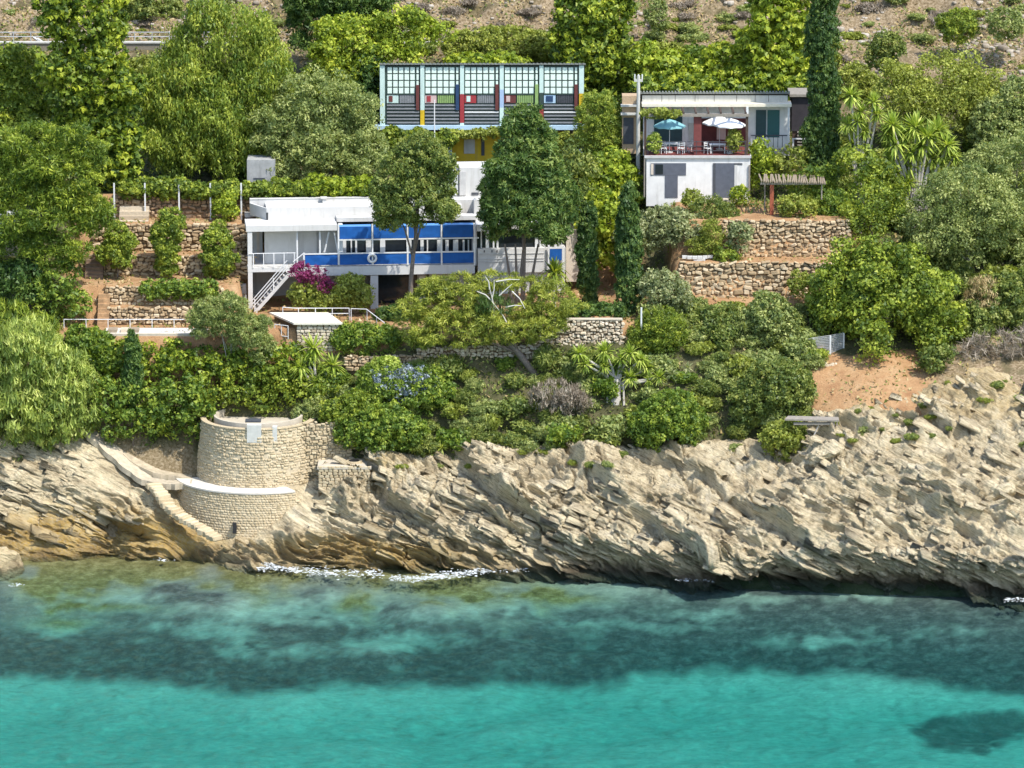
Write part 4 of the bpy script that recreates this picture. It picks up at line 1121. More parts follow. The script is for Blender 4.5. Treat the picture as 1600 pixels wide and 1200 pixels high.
# pillars
for px, w, wd in [(387.2, .0, .36)]:
    u = U(px); MB().box(u, u + wd, .01, .37, zG - 1.2, zCb).build('pillar', white, villa)
VF.box(villa, 'pillar', 579, 430.5, 591, 487, .1, .55, white)
VF.box(villa, 'pillar', 655, 430.5, 664, 482, 1.2, .4, beige)
for px in (464.5, 500):
    VF.box(villa, 'column', px - 1.2, 361, px + 1.2, 416, .35, .1, whitemetal)
for (a, b) in ((514, 362, ), (522, 362)):
    u0, z0 = VF.uz(a - 7 if a == 514 else 528, 394, .6); u1, z1 = VF.uz(a if a == 514 else 522, 362, .6)
    MB().tube([(u0, .6, z0), (u1, .6, z1)], .07, 6).build('brace', whitemetal, villa)
# balcony railing with canvas
posts = [475, 529, 582, 637, 690, 741.5]
for i, px in enumerate(posts):
    top = 395 if i == 0 else 350
    VF.box(villa, 'railing_post', px - 1.2, top, px + 1.2, 414, -.10, .08, whitemetal)
for yy, a, b in ((394.6, 475, 742), (373.5, 529, 748)):
    z = VF.uz(610, yy)[1]
    MB().box(U(a), U(b), -.115, -.055, z - .05, z + .05).build('railing_rail', whitemetal, villa)
zr0, zr1 = VF.uz(610, 412.5)[1], VF.uz(610, 395.8)[1]
za0, za1 = VF.uz(610, 372)[1], VF.uz(610, 353)[1]
def canvas(name, u0, u1, z0, z1, y, seed):
    rng = np.random.RandomState(seed); nx, nz = 14, 6
    uu, zz = np.meshgrid(np.linspace(u0, u1, nx), np.linspace(z0, z1, nz))
    ed = np.minimum(np.minimum(uu - u0, u1 - uu) / .4, 1) * np.minimum(np.minimum(zz - z0, z1 - zz) / .15, 1)
    yy = y + .035 * fbm(uu * 1.6, zz * 2, uu * 0 + seed, 3) * ed
    i = np.arange(nx * nz).reshape(nz, nx)
    F = np.c_[i[:-1, :-1].ravel(), i[:-1, 1:].ravel(), i[1:, 1:].ravel(), i[1:, :-1].ravel()]
    link(name, np_mesh(name, np.c_[uu.ravel(), yy.ravel(), zz.ravel()], F, bluecanvas, smooth=True), villa)
for i in range(5):
    canvas('canvas_panel', U(posts[i]) + .09, U(posts[i + 1]) - .07, zr0, zr1, -.06, i)
    if i: 
        canvas('awning_panel', U(posts[i]) + .09, U(posts[i + 1]) - .09, za0, za1, -.04, 10 + i)
        z2 = VF.uz(610, 350.5)[1]
        MB().add([(U(posts[i]) + .09, -.04, za1 - .02), (U(posts[i + 1]) - .09, -.04, za1 - .02), (U(posts[i + 1]) - .09, 0.6, za1 + .05), (U(posts[i]) + .09, 0.6, za1 + .05)], [(0, 1, 2, 3)]).build('awning_top', lightblue, villa)
# railing of the left terrace and slanting stair rail
zl = VF.uz(430, 395.5)[1]
MB().tube([(uL + .1, -.06, zl), (U(462), -.06, zl)], .035, 6).build('railing_rail', whitemetal, villa)
MB().tube([(U(458), -.08, VF.uz(458, 409)[1]), (U(474), -.08, VF.uz(474, 396)[1])], .05, 6).build('railing_rail', whitemetal, villa)
for px in (396, 412, 428, 444, 460):
    VF.box(villa, 'railing_post', px - .7, 396, px + .7, 418, -.09, .06, whitemetal)
# window band behind the balcony
zs0, zs1 = zS, VF.uz(610, 351, 0)[1]
_wg = MB().box(U(530), U(745), 1.75, 1.80, zS, zs1 + .3).build('window_glass', glass, villa)
MB().box(U(528), U(748), 1.45, 2.6, zs1 + .02, zs1 + .34).build('roof_edge', white, villa)
_r = random.Random(8)
px = 533
while px < 738:
    kind = _r.random(); wpx = _r.choice([2, 3, 5, 8])
    if not (600 < px < 632):
        VF.box(_wg, 'curtain' if kind > .5 else 'window_mullion', px, 375, px + wpx, 414, 1.62, .09, curtain if kind > .5 else whitemetal)
    px += wpx + _r.choice([5, 7, 11, 14])
for px in (533, 742):
    VF.box(villa, 'side_wall', px - 3, 352, px + 3, 415, .5, 1.2, whitemetal)
# right wing
MB().box(uR + .25, uE, .15, 7.0, zSb - .02, VF.uz(810, 388, .15)[1]).build('right_wing_wall', white, villa)
MB().box(uR + .25, uE - .3, .55, 7.0, VF.uz(810, 388, .15)[1] + .002, VF.uz(810, 360, .15)[1]).build('right_wing_glass', glass, villa)
MB().box(uR + .15, uE + .1, .0, 7.0, VF.uz(810, 360, .15)[1] + .002, VF.uz(810, 350, .15)[1]).build('right_wing_roof', white, villa)
for px, w, m in [(751, 2, curtain), (759, 5, whitemetal), (770, 2.5, whitemetal), (776, 3, curtain), (836, 5, whitemetal), (843, 9, curtain), (856, 3, whitemetal), (866, 12, white)]:
    VF.box(villa, 'window_frame', px, 360.5, px + w, 387.5, .40, .12, m)
for yy in (396, 404, 408):
    VF.box(villa, 'board_joint', 746, yy, 850, yy + .8, .10, .045, greyrender)
for px in (756, 768, 776):
    VF.box(villa, 'latch', px, 391, px + 1.6, 394.5, .09, .05, charcoal)
VF.box(villa, 'canvas_panel', 859, 389, 878, 407, -.1, .05, bluecanvas)
VF.box(villa, 'railing_post', 856, 384, 858.5, 420, -.12, .08, whitemetal)
VF.box(villa, 'railing_post', 878.5, 384, 881, 424, -.12, .08, whitemetal)
VF.box(villa, 'railing_rail', 858.6, 386, 878.4, 388.5, -.12, .07, whitemetal)
VF.box(villa, 'end_wall', 884.5, 360, 905, 440, 1.2, 5, beige)
# stair tower on the roof and curved wall in front of it
zt0 = VF.uz(730, 350, 2.4)[1]
VF.box(villa, 'stair_tower', 703, 262, 775, 312, 5.0, 3.0, white)
VF.box(villa, 'stair_window', 706, 268, 716, 305, 4.90, .095, curtain)
VF.box(villa, 'stair_window', 718, 268, 728, 305, 4.92, .078, greyrender)
VF.box(villa, 'stair_mullion', 715.8, 260, 718, 306, 4.88, .11, charcoal)
VF.box(villa, 'vent', 737, 301, 748, 304.5, 4.93, .065, charcoal)
VF.box(villa, 'stair_base', 700, 312.3, 760, 352, 3.4, 2.5, white)
MB().add([(U(741, 2.4), 2.4, zt0), (U(748, 2.4), 2.4, zt0), (U(748, 2.4), 2.4, zt0 + 1.9), (U(744, 2.4), 2.4, zt0 + 2.0), (U(741, 2.4), 2.4, zt0 + 1.85),
          (U(741, 2.4), 3.39, zt0), (U(748, 2.4), 3.39, zt0), (U(748, 2.4), 3.39, zt0 + 1.9), (U(744, 2.4), 3.39, zt0 + 2.0), (U(741, 2.4), 3.39, zt0 + 1.85)],
         [(0, 1, 2, 3, 4), (9, 8, 7, 6, 5), (0, 5, 6, 1), (1, 6, 7, 2), (2, 7, 8, 3), (3, 8, 9, 4), (4, 9, 5, 0)]).build('fin_wall', white, villa)
_c = VF.box(villa, 'chimney', 504, 311, 509.5, 322, 4.6, .3, white); VF.box(_c, 'chimney_cap', 501, 308.5, 511, 310.9, 4.5, .5, white)
VF.box(villa, 'chimney', 402, 312, 406, 318, 5.6, .3, white)
# ground floor set back under the balcony
MB().box(U(592), U(655), 2.4, 2.5, zG, zSb).build('lower_opening', glass, villa)
MB().box(U(655), U(745), 2.0, 2.3, zG, zSb).build('lower_wall', beige, villa)
MB().box(U(669), U(673), 1.92, 1.995, zG, zSb).build('lower_door_frame', darkwood, villa)
MB().box(uR + .3, uE, .6, 1.0, zG, zSb - .03).build('lower_wall', white, villa)
MB().box(uL + .3, U(592) - .02, 5.2, 5.5, zG, zSl).build('lower_back_wall', greyrender, villa)
VF.box(villa, 'side_store', 336, 443, 357, 484, 1.4, .5, white); VF.box(villa, 'side_store_wall', 357.2, 445, 385, 484, 1.0, .5, greyrender)
# outside stair
sx0, sz0 = VF.uz(397, 490, -.7); sx1, sz1 = VF.uz(452, 428, -.7)
for yy in (-.75, .15):
    _st = MB().add([(sx0, yy, sz0 - .2), (sx1, yy, sz1 - .2), (sx1, yy, sz1 + .18), (sx0, yy, sz0 + .18), (sx0, yy + .07, sz0 - .2), (sx1, yy + .07, sz1 - .2), (sx1, yy + .07, sz1 + .18), (sx0, yy + .07, sz0 + .18)],
             [(0, 1, 2, 3), (7, 6, 5, 4), (0, 4, 5, 1), (1, 5, 6, 2), (2, 6, 7, 3), (3, 7, 4, 0)]).build('stair_stringer', white, villa)
for k in range(11):
    f = (k + .6) / 11; MB().box(sx0 + (sx1 - sx0) * f - .13, sx0 + (sx1 - sx0) * f + .15, -.675, .145, sz0 + (sz1 - sz0) * f + .2, sz0 + (sz1 - sz0) * f + .25).build('stair_tread', greyrender, _st)
for hh in (.5, .8, 1.1):
    MB().tube([(sx0 - .1, -.72, sz0 + hh), (sx1 - .15, -.72, sz1 + hh)], .04, 6).build('stair_rail', whitemetal, villa)
for f in (.02, .55):
    MB().tube([(sx0 + (sx1 - sx0) * f, -.72, sz0 + (sz1 - sz0) * f), (sx0 + (sx1 - sx0) * f, -.72, sz0 + (sz1 - sz0) * f + 1.1)], .045, 6).build('stair_post', whitemetal, villa)
# lifebuoy hung on the balcony
u, z = VF.uz(581.5, 403.5, -.16)
ring = thing('lifebuoy', 'white lifebuoy ring hanging on the blue balcony canvas', 'lifebuoy', tuple(VF.o + np.array([u * VF.c + .16 * VF.s, u * VF.s - .18 * VF.c, z])), VF.a)
def torus(R, r, n=28, m=10, sq=1.0):
    V = []; F = []
    for i in range(n):
        a = 2 * math.pi * i / n
        for j in range(m):
            b = 2 * math.pi * j / m; q = R + r * math.cos(b); V.append((q * math.cos(a), r * sq * math.sin(b), q * math.sin(a)))
    for i in range(n):
        for j in range(m): F.append((i * m + j, i * m + (j + 1) % m, ((i + 1) % n) * m + (j + 1) % m, ((i + 1) % n) * m + j))
    return MB().add(V, F)
torus(.30, .10, sq=.7).build('buoy_ring', whitemetal, ring, smooth=True)
torus(.185, .012, sq=.6).build('grab_rope', blackm, ring, smooth=True)

# flat roofed stone shed and railings in front of the villa
_zr = W(490, 504, 16.5)[2]
sh = thing('stone_shed', 'low stone shed with flat cream concrete roof below the balcony stairs', 'shed', (Xat(462, 16.5), 16.5, _zr - 2.6))
_fl, _fr = 0.0, Xat(533, 16.5) - Xat(462, 16.5)
_bl, _br = Xat(420, 20.5) - Xat(462, 16.5), Xat(512, 20.5) - Xat(462, 16.5)
MB().prism([(_fl - .2, -.25), (_fr + .1, -.25), (_br, 4.0), (_bl, 4.0)], 2.48, 2.62).build('roof_slab', plain('cream_concrete', (.72, .66, .55), .85, .1, 2), sh)
MB().prism([(.1, .12), (_fr - .35, .12), (_br - .6, 3.8), (_bl + .4, 3.8)], -.6, 2.475).build('wall_core', earthdark, sh)
_rng = random.Random(6)
for zz in np.arange(-.2, 2.4, .25):
    x = 0.02
    while x < 3.2:
        w = min(_rng.uniform(.24, .55), 3.3 - x)
        if w < .12: break
        o = bpy.data.objects.new('stone', _rng.choice(SM['grey'])); o.parent = sh
        o.location = (x + w / 2, .08 + _rng.uniform(-.04, .04), zz + .12); o.scale = (w, .3, .26); o.rotation_euler = (0, _rng.uniform(-.15, .15), 0); COL.objects.link(o); x += w
z_ = 15.5
railing('white pipe railing on the terrace behind the shed roof', [(Xat(441, 20.8), 20.8, z_), (Xat(461, 20.4), 20.4, z_), (Xat(545, 20.4), 20.4, z_)], .95, 5, (1.0, .55))
railing('white handrail sloping down to the right of the shed', [(Xat(548, 20.2), 20.2, z_), (Xat(572, 20.0), 20.0, z_), (Xat(603, 18.0), 18.0, z_ - .8)], .95, 4, (1.0,))
railing('small pale railing at the left corner of the shed roof', [(Xat(428, 17.2), 17.2, 14.9), (Xat(449, 16.6), 16.6, 14.9)], .9, 3, (1.0, .05))

# ------------------------------------------------------------------ camping cabins: painted timber row on stilts
CF = Frame(597, 265, 42.0, 0.0)
cab = thing('timber_cabins', 'row of five painted timber cabins with opal glass grid under one roof', 'cabin', CF.o)
B = lambda *a, **k: CF.box(cab, *a, **k)
_u0, _z0 = CF.uz(593, 99, -.12); _u1 = CF.uz(915, 99, -.12)[0]
MB().add([(_u0, -.12, _z0), (_u1, -.12, _z0), (_u1, 5.2, _z0 - 1.3), (_u0, 5.2, _z0 - 1.3), (_u0, -.12, _z0 - .12), (_u1, -.12, _z0 - .12), (_u1, 5.2, _z0 - 1.42), (_u0, 5.2, _z0 - 1.42)], [(0, 1, 2, 3), (7, 6, 5, 4), (0, 4, 5, 1), (1, 5, 6, 2), (2, 6, 7, 3), (3, 7, 4, 0)]).build('roof_sheet', corrug, cab)
n_ = MB()
for k in range(54):
    u = _u0 + k * .313
    n_.add([(u, -.16, _z0 - .1), (u + .15, -.16, _z0 - .1), (u + .15, -.16, _z0 + .05), (u, -.16, _z0 + .05), (u, 5.2, _z0 - 1.35), (u + .15, 5.2, _z0 - 1.35), (u + .15, 5.2, _z0 - 1.24), (u, 5.2, _z0 - 1.24)], [(0, 1, 2, 3), (7, 6, 5, 4), (0, 4, 5, 1), (1, 5, 6, 2), (2, 6, 7, 3), (3, 7, 4, 0)])
o = n_.build('roof_rib', corrug, cab); o['kind'] = 'stuff'
B('back_panel', 597, 103, 910, 196, .16, .1, darkgreen)
B('back_volume', 599, 122, 908, 196, .5, 4.2, charcoal)
bays = [597.5, 660, 722, 784, 846, 908.6]
for i in range(5):
    a, b = bays[i] + (7 if i == 0 else 4), bays[i + 1] - (4 if i < 4 else 5)
    # opal panes in a dark grid
    cols = [a + (b - a - 7) * k / 5 for k in range(6)]
    for r in range(4):
        y0 = 104.5 + r * 10.6
        for k in range(5):
            B('pane', cols[k] + 1.0, y0 + .9, cols[k + 1] - 1.0, y0 + 9.7, .10, .05, pane_w)
        if r < 3: B('pane', b - 5.2, y0 + .9, b - 1.8, y0 + 9.7, .10, .05, pane_w)
    B('grid_rail', a, 146, b, 148, .04, .11, darkgreen)
    # window square, slatted panel, coloured shutter
    wc = [mintpaint, pinkp, redp, maroonp, skybluep][i]; ic = [maroonp, redp, mintpaint, pinkp, navyp][i]
    _wp = B('window_panel', a, 148.5, a + 18, 161, .08, .07, wc); CF.box(_wp, 'window_square', a + 3, 150, a + (9 if i != 4 else 14), 159, .04, .038, ic)
    sc_ = [slatgrey, limep, slatgrey, limep, charcoal][i]
    for k in range(9):
        x = a + 20 + k * (b - 8 - a - 20) / 9
        B('slat', x, 148.5, x + 2.2, 161, .08, .07, sc_)
    B('shutter', b - 6.0, 132 if i else 133, b - 1.0, 172, -.06, .10, [maroonp, navyp, maroonp, yellowp if False else limep, maroonp][i])
    # lower louvres
    for k in range(6):
        y = 163.5 + k * 5.4
        B('louvre', a, y, b - (6 if k < 2 else 1), y + 2.2, .06 - .02 * k, .09, whitemetal if (i in (2, 4) and k in (2,)) else slatgrey)
for i, px in enumerate(bays):
    w = 3.2 if 0 < i < 5 else 3.8
    segs = [(102.3, 195.8, mintpaint)]
    if i == 1: segs = [(102.3, 172, mintpaint), (172, 195.8, yellowp)]
    if i == 2: segs = [(102.3, 147, mintpaint), (147, 192, redp), (192, 195.8, mintpaint)]
    if i == 3: segs = [(102.3, 140, mintpaint), (140, 168, bluegrey), (168, 195.8, mintpaint)]
    if i == 4: segs = [(102.3, 145, mintpaint), (145, 170, darkgreen), (170, 195.8, redp)]
    if i == 5: segs = [(102.3, 146, mintpaint), (146, 171, yellowp), (171, 192, redp), (192, 195.8, mintpaint)]
    for (y0, y1, m) in segs: B('post', px - w, y0 + .15, px + w, y1, 0, .30, m)
B('floor_beam', 585, 196.2, 912, 203, -.25, 1.0, skybluep)
B('stilt', 700, 203.3, 706, 262, .3, .35, bluegrey); B('stilt', 593, 203.3, 599, 262, .3, .35, mintpaint); B('stilt', 905, 203.3, 911, 262, .3, .35, bluegrey)
B('lower_wall', 612, 205, 880, 266, 1.4, .3, yellowp)
B('lower_panel', 725, 218, 742, 240, 1.3, .095, greyrender); B('lower_panel', 752, 210, 757, 243, 1.3, .095, charcoal); B('lower_panel', 672, 214, 684, 235, 1.3, .095, greyrender)
B('lower_side', 596, 206, 606, 250, .9, .3, maroonp); B('water_butt', 586, 222, 593, 244, .8, .5, plain('turquoise_paint', (.05, .28, .38), .6, .1))
B('entablature', 694, 262.3, 770, 268, .2, .5, darkwood)
fp = MB(); p0 = W(679, 236, 40.5); p1 = W(679, 156, 40.5)
fp.tube([(0, 0, -1.5), (0, 0, p1[2] - p0[2])], .055, 8, .045); o = fp.build('flagpole', whitemetal, None, tuple(p0)); tag(o, 'thin white pole standing in front of the painted cabins', 'pole')

# ------------------------------------------------------------------ white cafe house with dining terrace
EF = Frame(1008, 313, 32.6, 0.0)
cafe = thing('terrace_house', 'white two-level house with corrugated roof and dining terrace', 'house', EF.o)
E_ = lambda *a, **k: EF.box(cafe, *a, **k)
wallw = plain('weathered_white_wall', (0.70, 0.69, 0.66), .8, .1, 1.5, dirt=(.48, .47, .44))
E_('lower_box', 1010, 247, 1172, 322, 0, 4.4, wallw)
E_('terrace_slab', 1007, 243.5, 1174, 247.2, -.15, 4.7, greyrender)
zT = EF.uz(1090, 243.5, 0)[1]
MB().box(EF.uz(1010, 240)[0], EF.uz(1172, 240)[0], .05, 4.4, zT + .003, zT + .05).build('terrace_floor', brickred, cafe)
_wl = E_('window', 1017, 255, 1072, 274, -.04, .12, greydoor); EF.box(_wl, 'window_glass', 1024, 257, 1036, 272, -.07, .028, glass); EF.box(_wl, 'window_post', 1017, 256, 1021, 273, -.07, .028, beige)
E_('door', 1039, 274.2, 1059, 309, -.04, .12, greydoor)
_dr = E_('door', 1114, 255, 1147, 311, -.04, .12, greydoor); EF.box(_dr, 'door_edge', 1114, 255, 1118, 311, -.07, .028, charcoal); E_('door_head', 1147.2, 255, 1160, 257.5, -.04, .1, charcoal)
E_('door_surround', 1147.5, 258, 1152, 311, -.05, .1, white)
E_('corner_pipe', 1169.5, 258, 1172, 330, -.15, .1, greywood); E_('corner_pipe', 1006, 245, 1008, 308, -.12, .1, greywood)
E_('step', 1114, 312, 1172, 318, -.9, .8, concrete)
# upper facade
wb = 4.3
E_('upper_wall', 1005, 165, 1234, 243, wb, .3, wallw)
E_('upper_volume', 1007, 182, 1232, 236, wb + .32, 4.6, white)
E_('door_dark', 1022, 182, 1066, 232, wb - .06, .055, tealdark)
E_('mural_wall', 1092, 185, 1166, 238, wb - .08, .07, plain('red_mural', (0.12, 0.03, 0.03), .8, .3, 2.0)); E_('mural_patch', 1120, 200, 1134, 218, wb - .11, .028, pinkp); E_('mural_patch', 1137, 207, 1146, 226, wb - .11, .028, pinkp); E_('mural_patch', 1076, 192, 1084, 222, wb - .11, .028, fascia)
E_('shutter', 1181, 172, 1197, 215, wb - .08, .075, tealdark); E_('shutter', 1199, 172, 1218, 215, wb - .08, .075, plain('teal_shutter', (.02, .10, .10), .5, .15))
E_('side_balustrade', 1173, 215, 1234, 232, wb - .7, .08, wallw)
for k in range(7): E_('baluster', 1180 + k * 7, 212, 1180.8 + k * 7, 230, wb - .78, .05, charcoal)
E_('balustrade_rail', 1173, 211, 1234, 212.6, wb - .80, .07, charcoal)
for k in range(8):
    x0 = [1003, 1034, 1055, 1086, 1116, 1151, 1180, 1201][k]; x1 = [1034, 1055, 1086, 1116, 1151, 1180, 1201, 1231][k]
    E_('fascia_panel', x0 + .4, 149, x1 - .4, 161, wb - .5, .08, fascia)
E_('fascia_back', 1003, 148, 1231, 161.5, wb - .40, .2, darkwood)
_u0, _z0 = EF.uz(1000, 144, wb - .7); _u1 = EF.uz(1234, 144, wb - .7)[0]; _y0 = wb - .7; _y1 = wb + 5.6
MB().add([(_u0, _y0, _z0), (_u1, _y0, _z0), (_u1, _y1, _z0 - 1.4), (_u0, _y1, _z0 - 1.4), (_u0, _y0, _z0 - .14), (_u1, _y0, _z0 - .14), (_u1, _y1, _z0 - 1.54), (_u0, _y1, _z0 - 1.54)], [(0, 1, 2, 3), (7, 6, 5, 4), (0, 4, 5, 1), (1, 5, 6, 2), (2, 6, 7, 3), (3, 7, 4, 0)]).build('roof_sheet', corrug, cafe)
n_ = MB(); zz = EF.uz(1100, 144, wb - .7)[1]
for k in range(48):
    u = EF.uz(1000, 144, wb - .7)[0] + k * .255; n_.box(u, u + .12, wb - .74, wb - .3, zz - .13, zz + .04)
o = n_.build('roof_rib', corrug, cafe); o['kind'] = 'stuff'
E_('eave', 1003, 162.5, 1237, 167, wb - 1.6, 1.7, cream)
E_('eave_post', 1230.5, 167.2, 1233.5, 235, wb - 1.4, .14, whitemetal); E_('eave_post', 1166, 167.2, 1169.5, 182, .1, .16, whitemetal)
# pergola frame over the terrace
E_('pergola_post', 1006.5, 181, 1010, 243, .1, .18, darkwood); E_('pergola_post', 1084, 181, 1096, 242, .3, .5, brickred); E_('pergola_post', 1165, 181, 1169, 243, .1, .18, darkwood)
E_('pergola_beam', 1004, 178, 1171, 182.5, .0, .22, greywood)
for k in range(9): E_('pergola_rafter', 1008 + k * 19.5, 175.5, 1011 + k * 19.5, 177.8, .0, 4.1, darkwood)
for k in range(3):
    E_('terrace_rail', 1010, 221 + k * 7, 1166, 221.9 + k * 7, .06, .04, charcoal)
for k in range(7): E_('rail_post', 1012 + k * 25.3, 220, 1012.8 + k * 25.3, 243, .06, .05, charcoal)
# parasols, tables, chairs on the terrace
def parasol(label, cx, y_top, y_rim, y_foot, wpx, Yl, mat, n=8, tilt=0.0):
    Y = 32.6 + Yl; p = W(cx, y_foot, Y); z0 = float(EF.o[2] + zT + .05)
    t = thing('parasol', label, 'parasol', (p[0], Y, z0))
    zt = W(cx, y_top, Y)[2] - z0; zr = W(cx, y_rim, Y)[2] - z0; R = wpx / 2 / ppm(Y, 27)
    V = [(0, 0, zt)]; F = []
    for ringk, (rr, zz) in enumerate(((R * .5, zt - (zt - zr) * .42), (R, zr), (R * 1.0, zr - .12))):
        for k in range(n * 2):
            a = math.pi * k / n; s = 1.0 if k % 2 == 0 else .95
            V.append((rr * s * math.cos(a), rr * s * math.sin(a), zz + (0 if k % 2 == 0 else .04) + tilt * math.cos(a) * rr))
    m = n * 2
    F += [(0, 1 + k, 1 + (k + 1) % m) for k in range(m)]
    for r in range(2): F += [(1 + r * m + k, 1 + (r + 1) * m + k, 1 + (r + 1) * m + (k + 1) % m, 1 + r * m + (k + 1) % m) for k in range(m)]
    MB().add(V, F).build('canopy', mat, t)
    MB().tube([(0, 0, 0), (0, 0, zt - .03)], .03, 6).build('pole', whitemetal, t)
    MB().tube([(0, 0, 0), (0, 0, .08)], .28, 12).build('base', greyrender, t)
def potted(label, cx, yt, yb, w, Yl, leaf, seed):
    o = bush('potted_plant', label, 32.6 + Yl, [(cx, yt, yb, w)], 'shrub', leaf, seed, cat='plant', clump=.22, size=.15)
potted('pale leafy plant at the left end of the dining terrace', 1022, 208, 240, 22, .5, 'yucca', 171)
potted('leafy plant under the white parasols at the right', 1148, 200, 238, 22, .5, 'oliveg', 172)
parasol('teal parasol over the left end of the dining terrace', 1046, 186, 196.5, 238, 50, 1.3, tealfab)
parasol('front white parasol over the right of the dining terrace', 1140, 184.5, 195, 238, 50, 1.0, whitefab)
parasol('rear white parasol partly behind the other white one', 1124, 181.5, 191.5, 234, 54, 2.9, whitefab)
def table(label, cx, Yl, w=1.1, d=.8):
    p = W(cx, 238, 32.6 + Yl); t = thing('dining_table', label, 'table', (p[0], 32.6 + Yl, float(EF.o[2] + zT + .05)))
    MB().box(-w / 2, w / 2, -d / 2, d / 2, .70, .75).build('tabletop', whitefab, t)
    for sx in (-1, 1):
        for sy in (-1, 1): MB().box(sx * (w / 2 - .08) - .03, sx * (w / 2 - .08) + .03, sy * (d / 2 - .08) - .03, sy * (d / 2 - .08) + .03, 0, .70).build('leg', whitemetal, t)
def chair(label, cx, Yl, rz):
    p = W(cx, 238, 32.6 + Yl); t = thing('chair', label, 'chair', (p[0], 32.6 + Yl, float(EF.o[2] + zT + .05)), rz, 'white chairs on the dining terrace')
    MB().box(-.24, .24, -.22, .22, .42, .46).build('seat', whitemetal, t)
    for z in (.60, .75, .88): MB().box(-.24, .24, .20, .24, z, z + .07).build('back_slat', whitemetal, t)
    for sx in (-1, 1):
        MB().box(sx * .22 - .025, sx * .22 + .025, -.21, -.16, 0, .42).build('leg', whitemetal, t); MB().box(sx * .22 - .025, sx * .22 + .025, .195, .245, 0, .95).build('leg', whitemetal, t)
table('white table under the teal parasol', 1050, 1.5); table('white table under the two white parasols', 1121, 1.1, 1.3)
chair('white chair left of the table under the teal parasol', 1036, .9, .3); chair('white chair right of the table under the teal parasol', 1064, .8, -.4)
chair('white chair beside the red terrace pillar', 1078, 1.6, -1.2); chair('white chair left of the table under the white parasols', 1106, .8, .8); chair('white chair at the right end of the dining terrace', 1142, 1.2, -.9)
# dark annex and deck on the right of the house
an = thing('dark_annex', 'dark timber annex with stacked boards between house and tall cypress', 'annex', tuple(W(1237, 232, 36.8)))
AF = Frame(1237, 232, 36.8, 0.0)
AF.box(an, 'wall', 1237, 152, 1272, 205, .6, 3, plain('dark_annex_wall', (.035, .03, .035), .8, .3)); AF.box(an, 'roof', 1234, 147.5, 1274, 151.5, .3, 3.5, greywood)
AF.box(an, 'lower_wall', 1238, 205.3, 1270, 236, .7, .4, darkwood)
for k in range(5): AF.box(an, 'board', 1246, 206 + k * 5, 1268, 208.2 + k * 5, .3, .35, greywood)
AF.box(an, 'deck_rail', 1238, 216, 1268, 218, -.4, .1, whitemetal); AF.box(an, 'rail_post', 1238, 218.2, 1240.5, 236, -.4, .1, whitemetal)
# reed pergola with rust red posts
pg = thing('reed_pergola', 'low reed roofed pergola with rust red post beside the upper stone wall', 'pergola', tuple(W(1205, 341, 26.5)))
PF = Frame(1205, 341, 26.5, 0.0)
rr = MB(); _r = random.Random(2)
u0, z0 = PF.uz(1190, 283, 0); u1, _ = PF.uz(1292, 287, 0)
for k in range(30):
    a = u0 + (u1 - u0) * k / 30; rr.tube([(a, -.3 + _r.uniform(-.1, .1), z0 - .13 * k / 30 + _r.uniform(-.05, .05)), (a + _r.uniform(-.1, .3), 2.6, z0 + .1 - .13 * k / 30)], .07, 5)
o = rr.build('reed_roof', reedm, pg); o['kind'] = 'stuff'
PF.box(pg, 'roof_beam', 1188, 285.5, 1290, 288.5, .05, .14, greywood)
PF.box(pg, 'post', 1203, 289, 1209, 343, .05, .3, rust); PF.box(pg, 'post', 1283, 289, 1285, 312, .05, .1, greywood); PF.box(pg, 'post', 1194, 289, 1196, 330, 1.6, .1, greywood)
cb = thing('garden_bench', 'curved white bench at the left end of the right terrace path', 'bench', tuple(W(1090, 404, 22.4)))
BF = Frame(1090, 404, 22.4, 0.0)
for k in range(6):
    BF.box(cb, 'seat_block', 1066 + k * 8, 401 - .18 * (k - 2) ** 2, 1073.6 + k * 8, 405 - .18 * (k - 2) ** 2, .1 + .06 * (k - 2) ** 2, .4, white)
BF.box(cb, 'support', 1084, 405.2, 1102, 411, .15, .35, greyrender)
mp_ = MB().box(-.06, .06, -.06, .06, 0, 2.0).build('marker_post', whitemetal, None, tuple(W(1002, 520, 15.6))); tag(mp_, 'thin white marker post in the bushes below the middle cypress', 'post')
# telegraph pole, left of the house
p0 = W(997, 236, 35.5); p1 = W(997, 118, 35.5)
tp = thing('telegraph_pole', 'pale concrete telegraph pole left of the terrace house roof', 'pole', tuple(p0 - np.array([0, 0, 3])))
MB().tube([(0, 0, 0), (0, 0, p1[2] - p0[2] + 3)], .17, 8, .13).build('shaft', fascia, tp); MB().box(-.35, .35, -.1, .1, p1[2] - p0[2] + 2.5, p1[2] - p0[2] + 2.7).build('crossarm', fascia, tp)
for s in (-.3, 0, .3): MB().tube([(s, 0, p1[2] - p0[2] + 2.7), (s, 0, p1[2] - p0[2] + 3.1)], .06, 6).build('insulator', whitemetal, tp)
# lean-to ledge left of the house
lt = thing('stone_lean_to', 'small stone lean-to with pale ledges left of the telegraph pole', 'lean-to', tuple(W(972, 235, 36.5)))
LF = Frame(972, 235, 36.5, 0.0)
LF.box(lt, 'wall', 972, 150, 1000, 240, .5, 1.5, stone_brown); LF.box(lt, 'ledge', 970, 164, 999, 167, .1, .6, fascia); LF.box(lt, 'ledge', 970, 177, 999, 180, .0, .7, fascia); LF.box(lt, 'opening', 974, 184, 990, 225, .45, .045, charcoal)

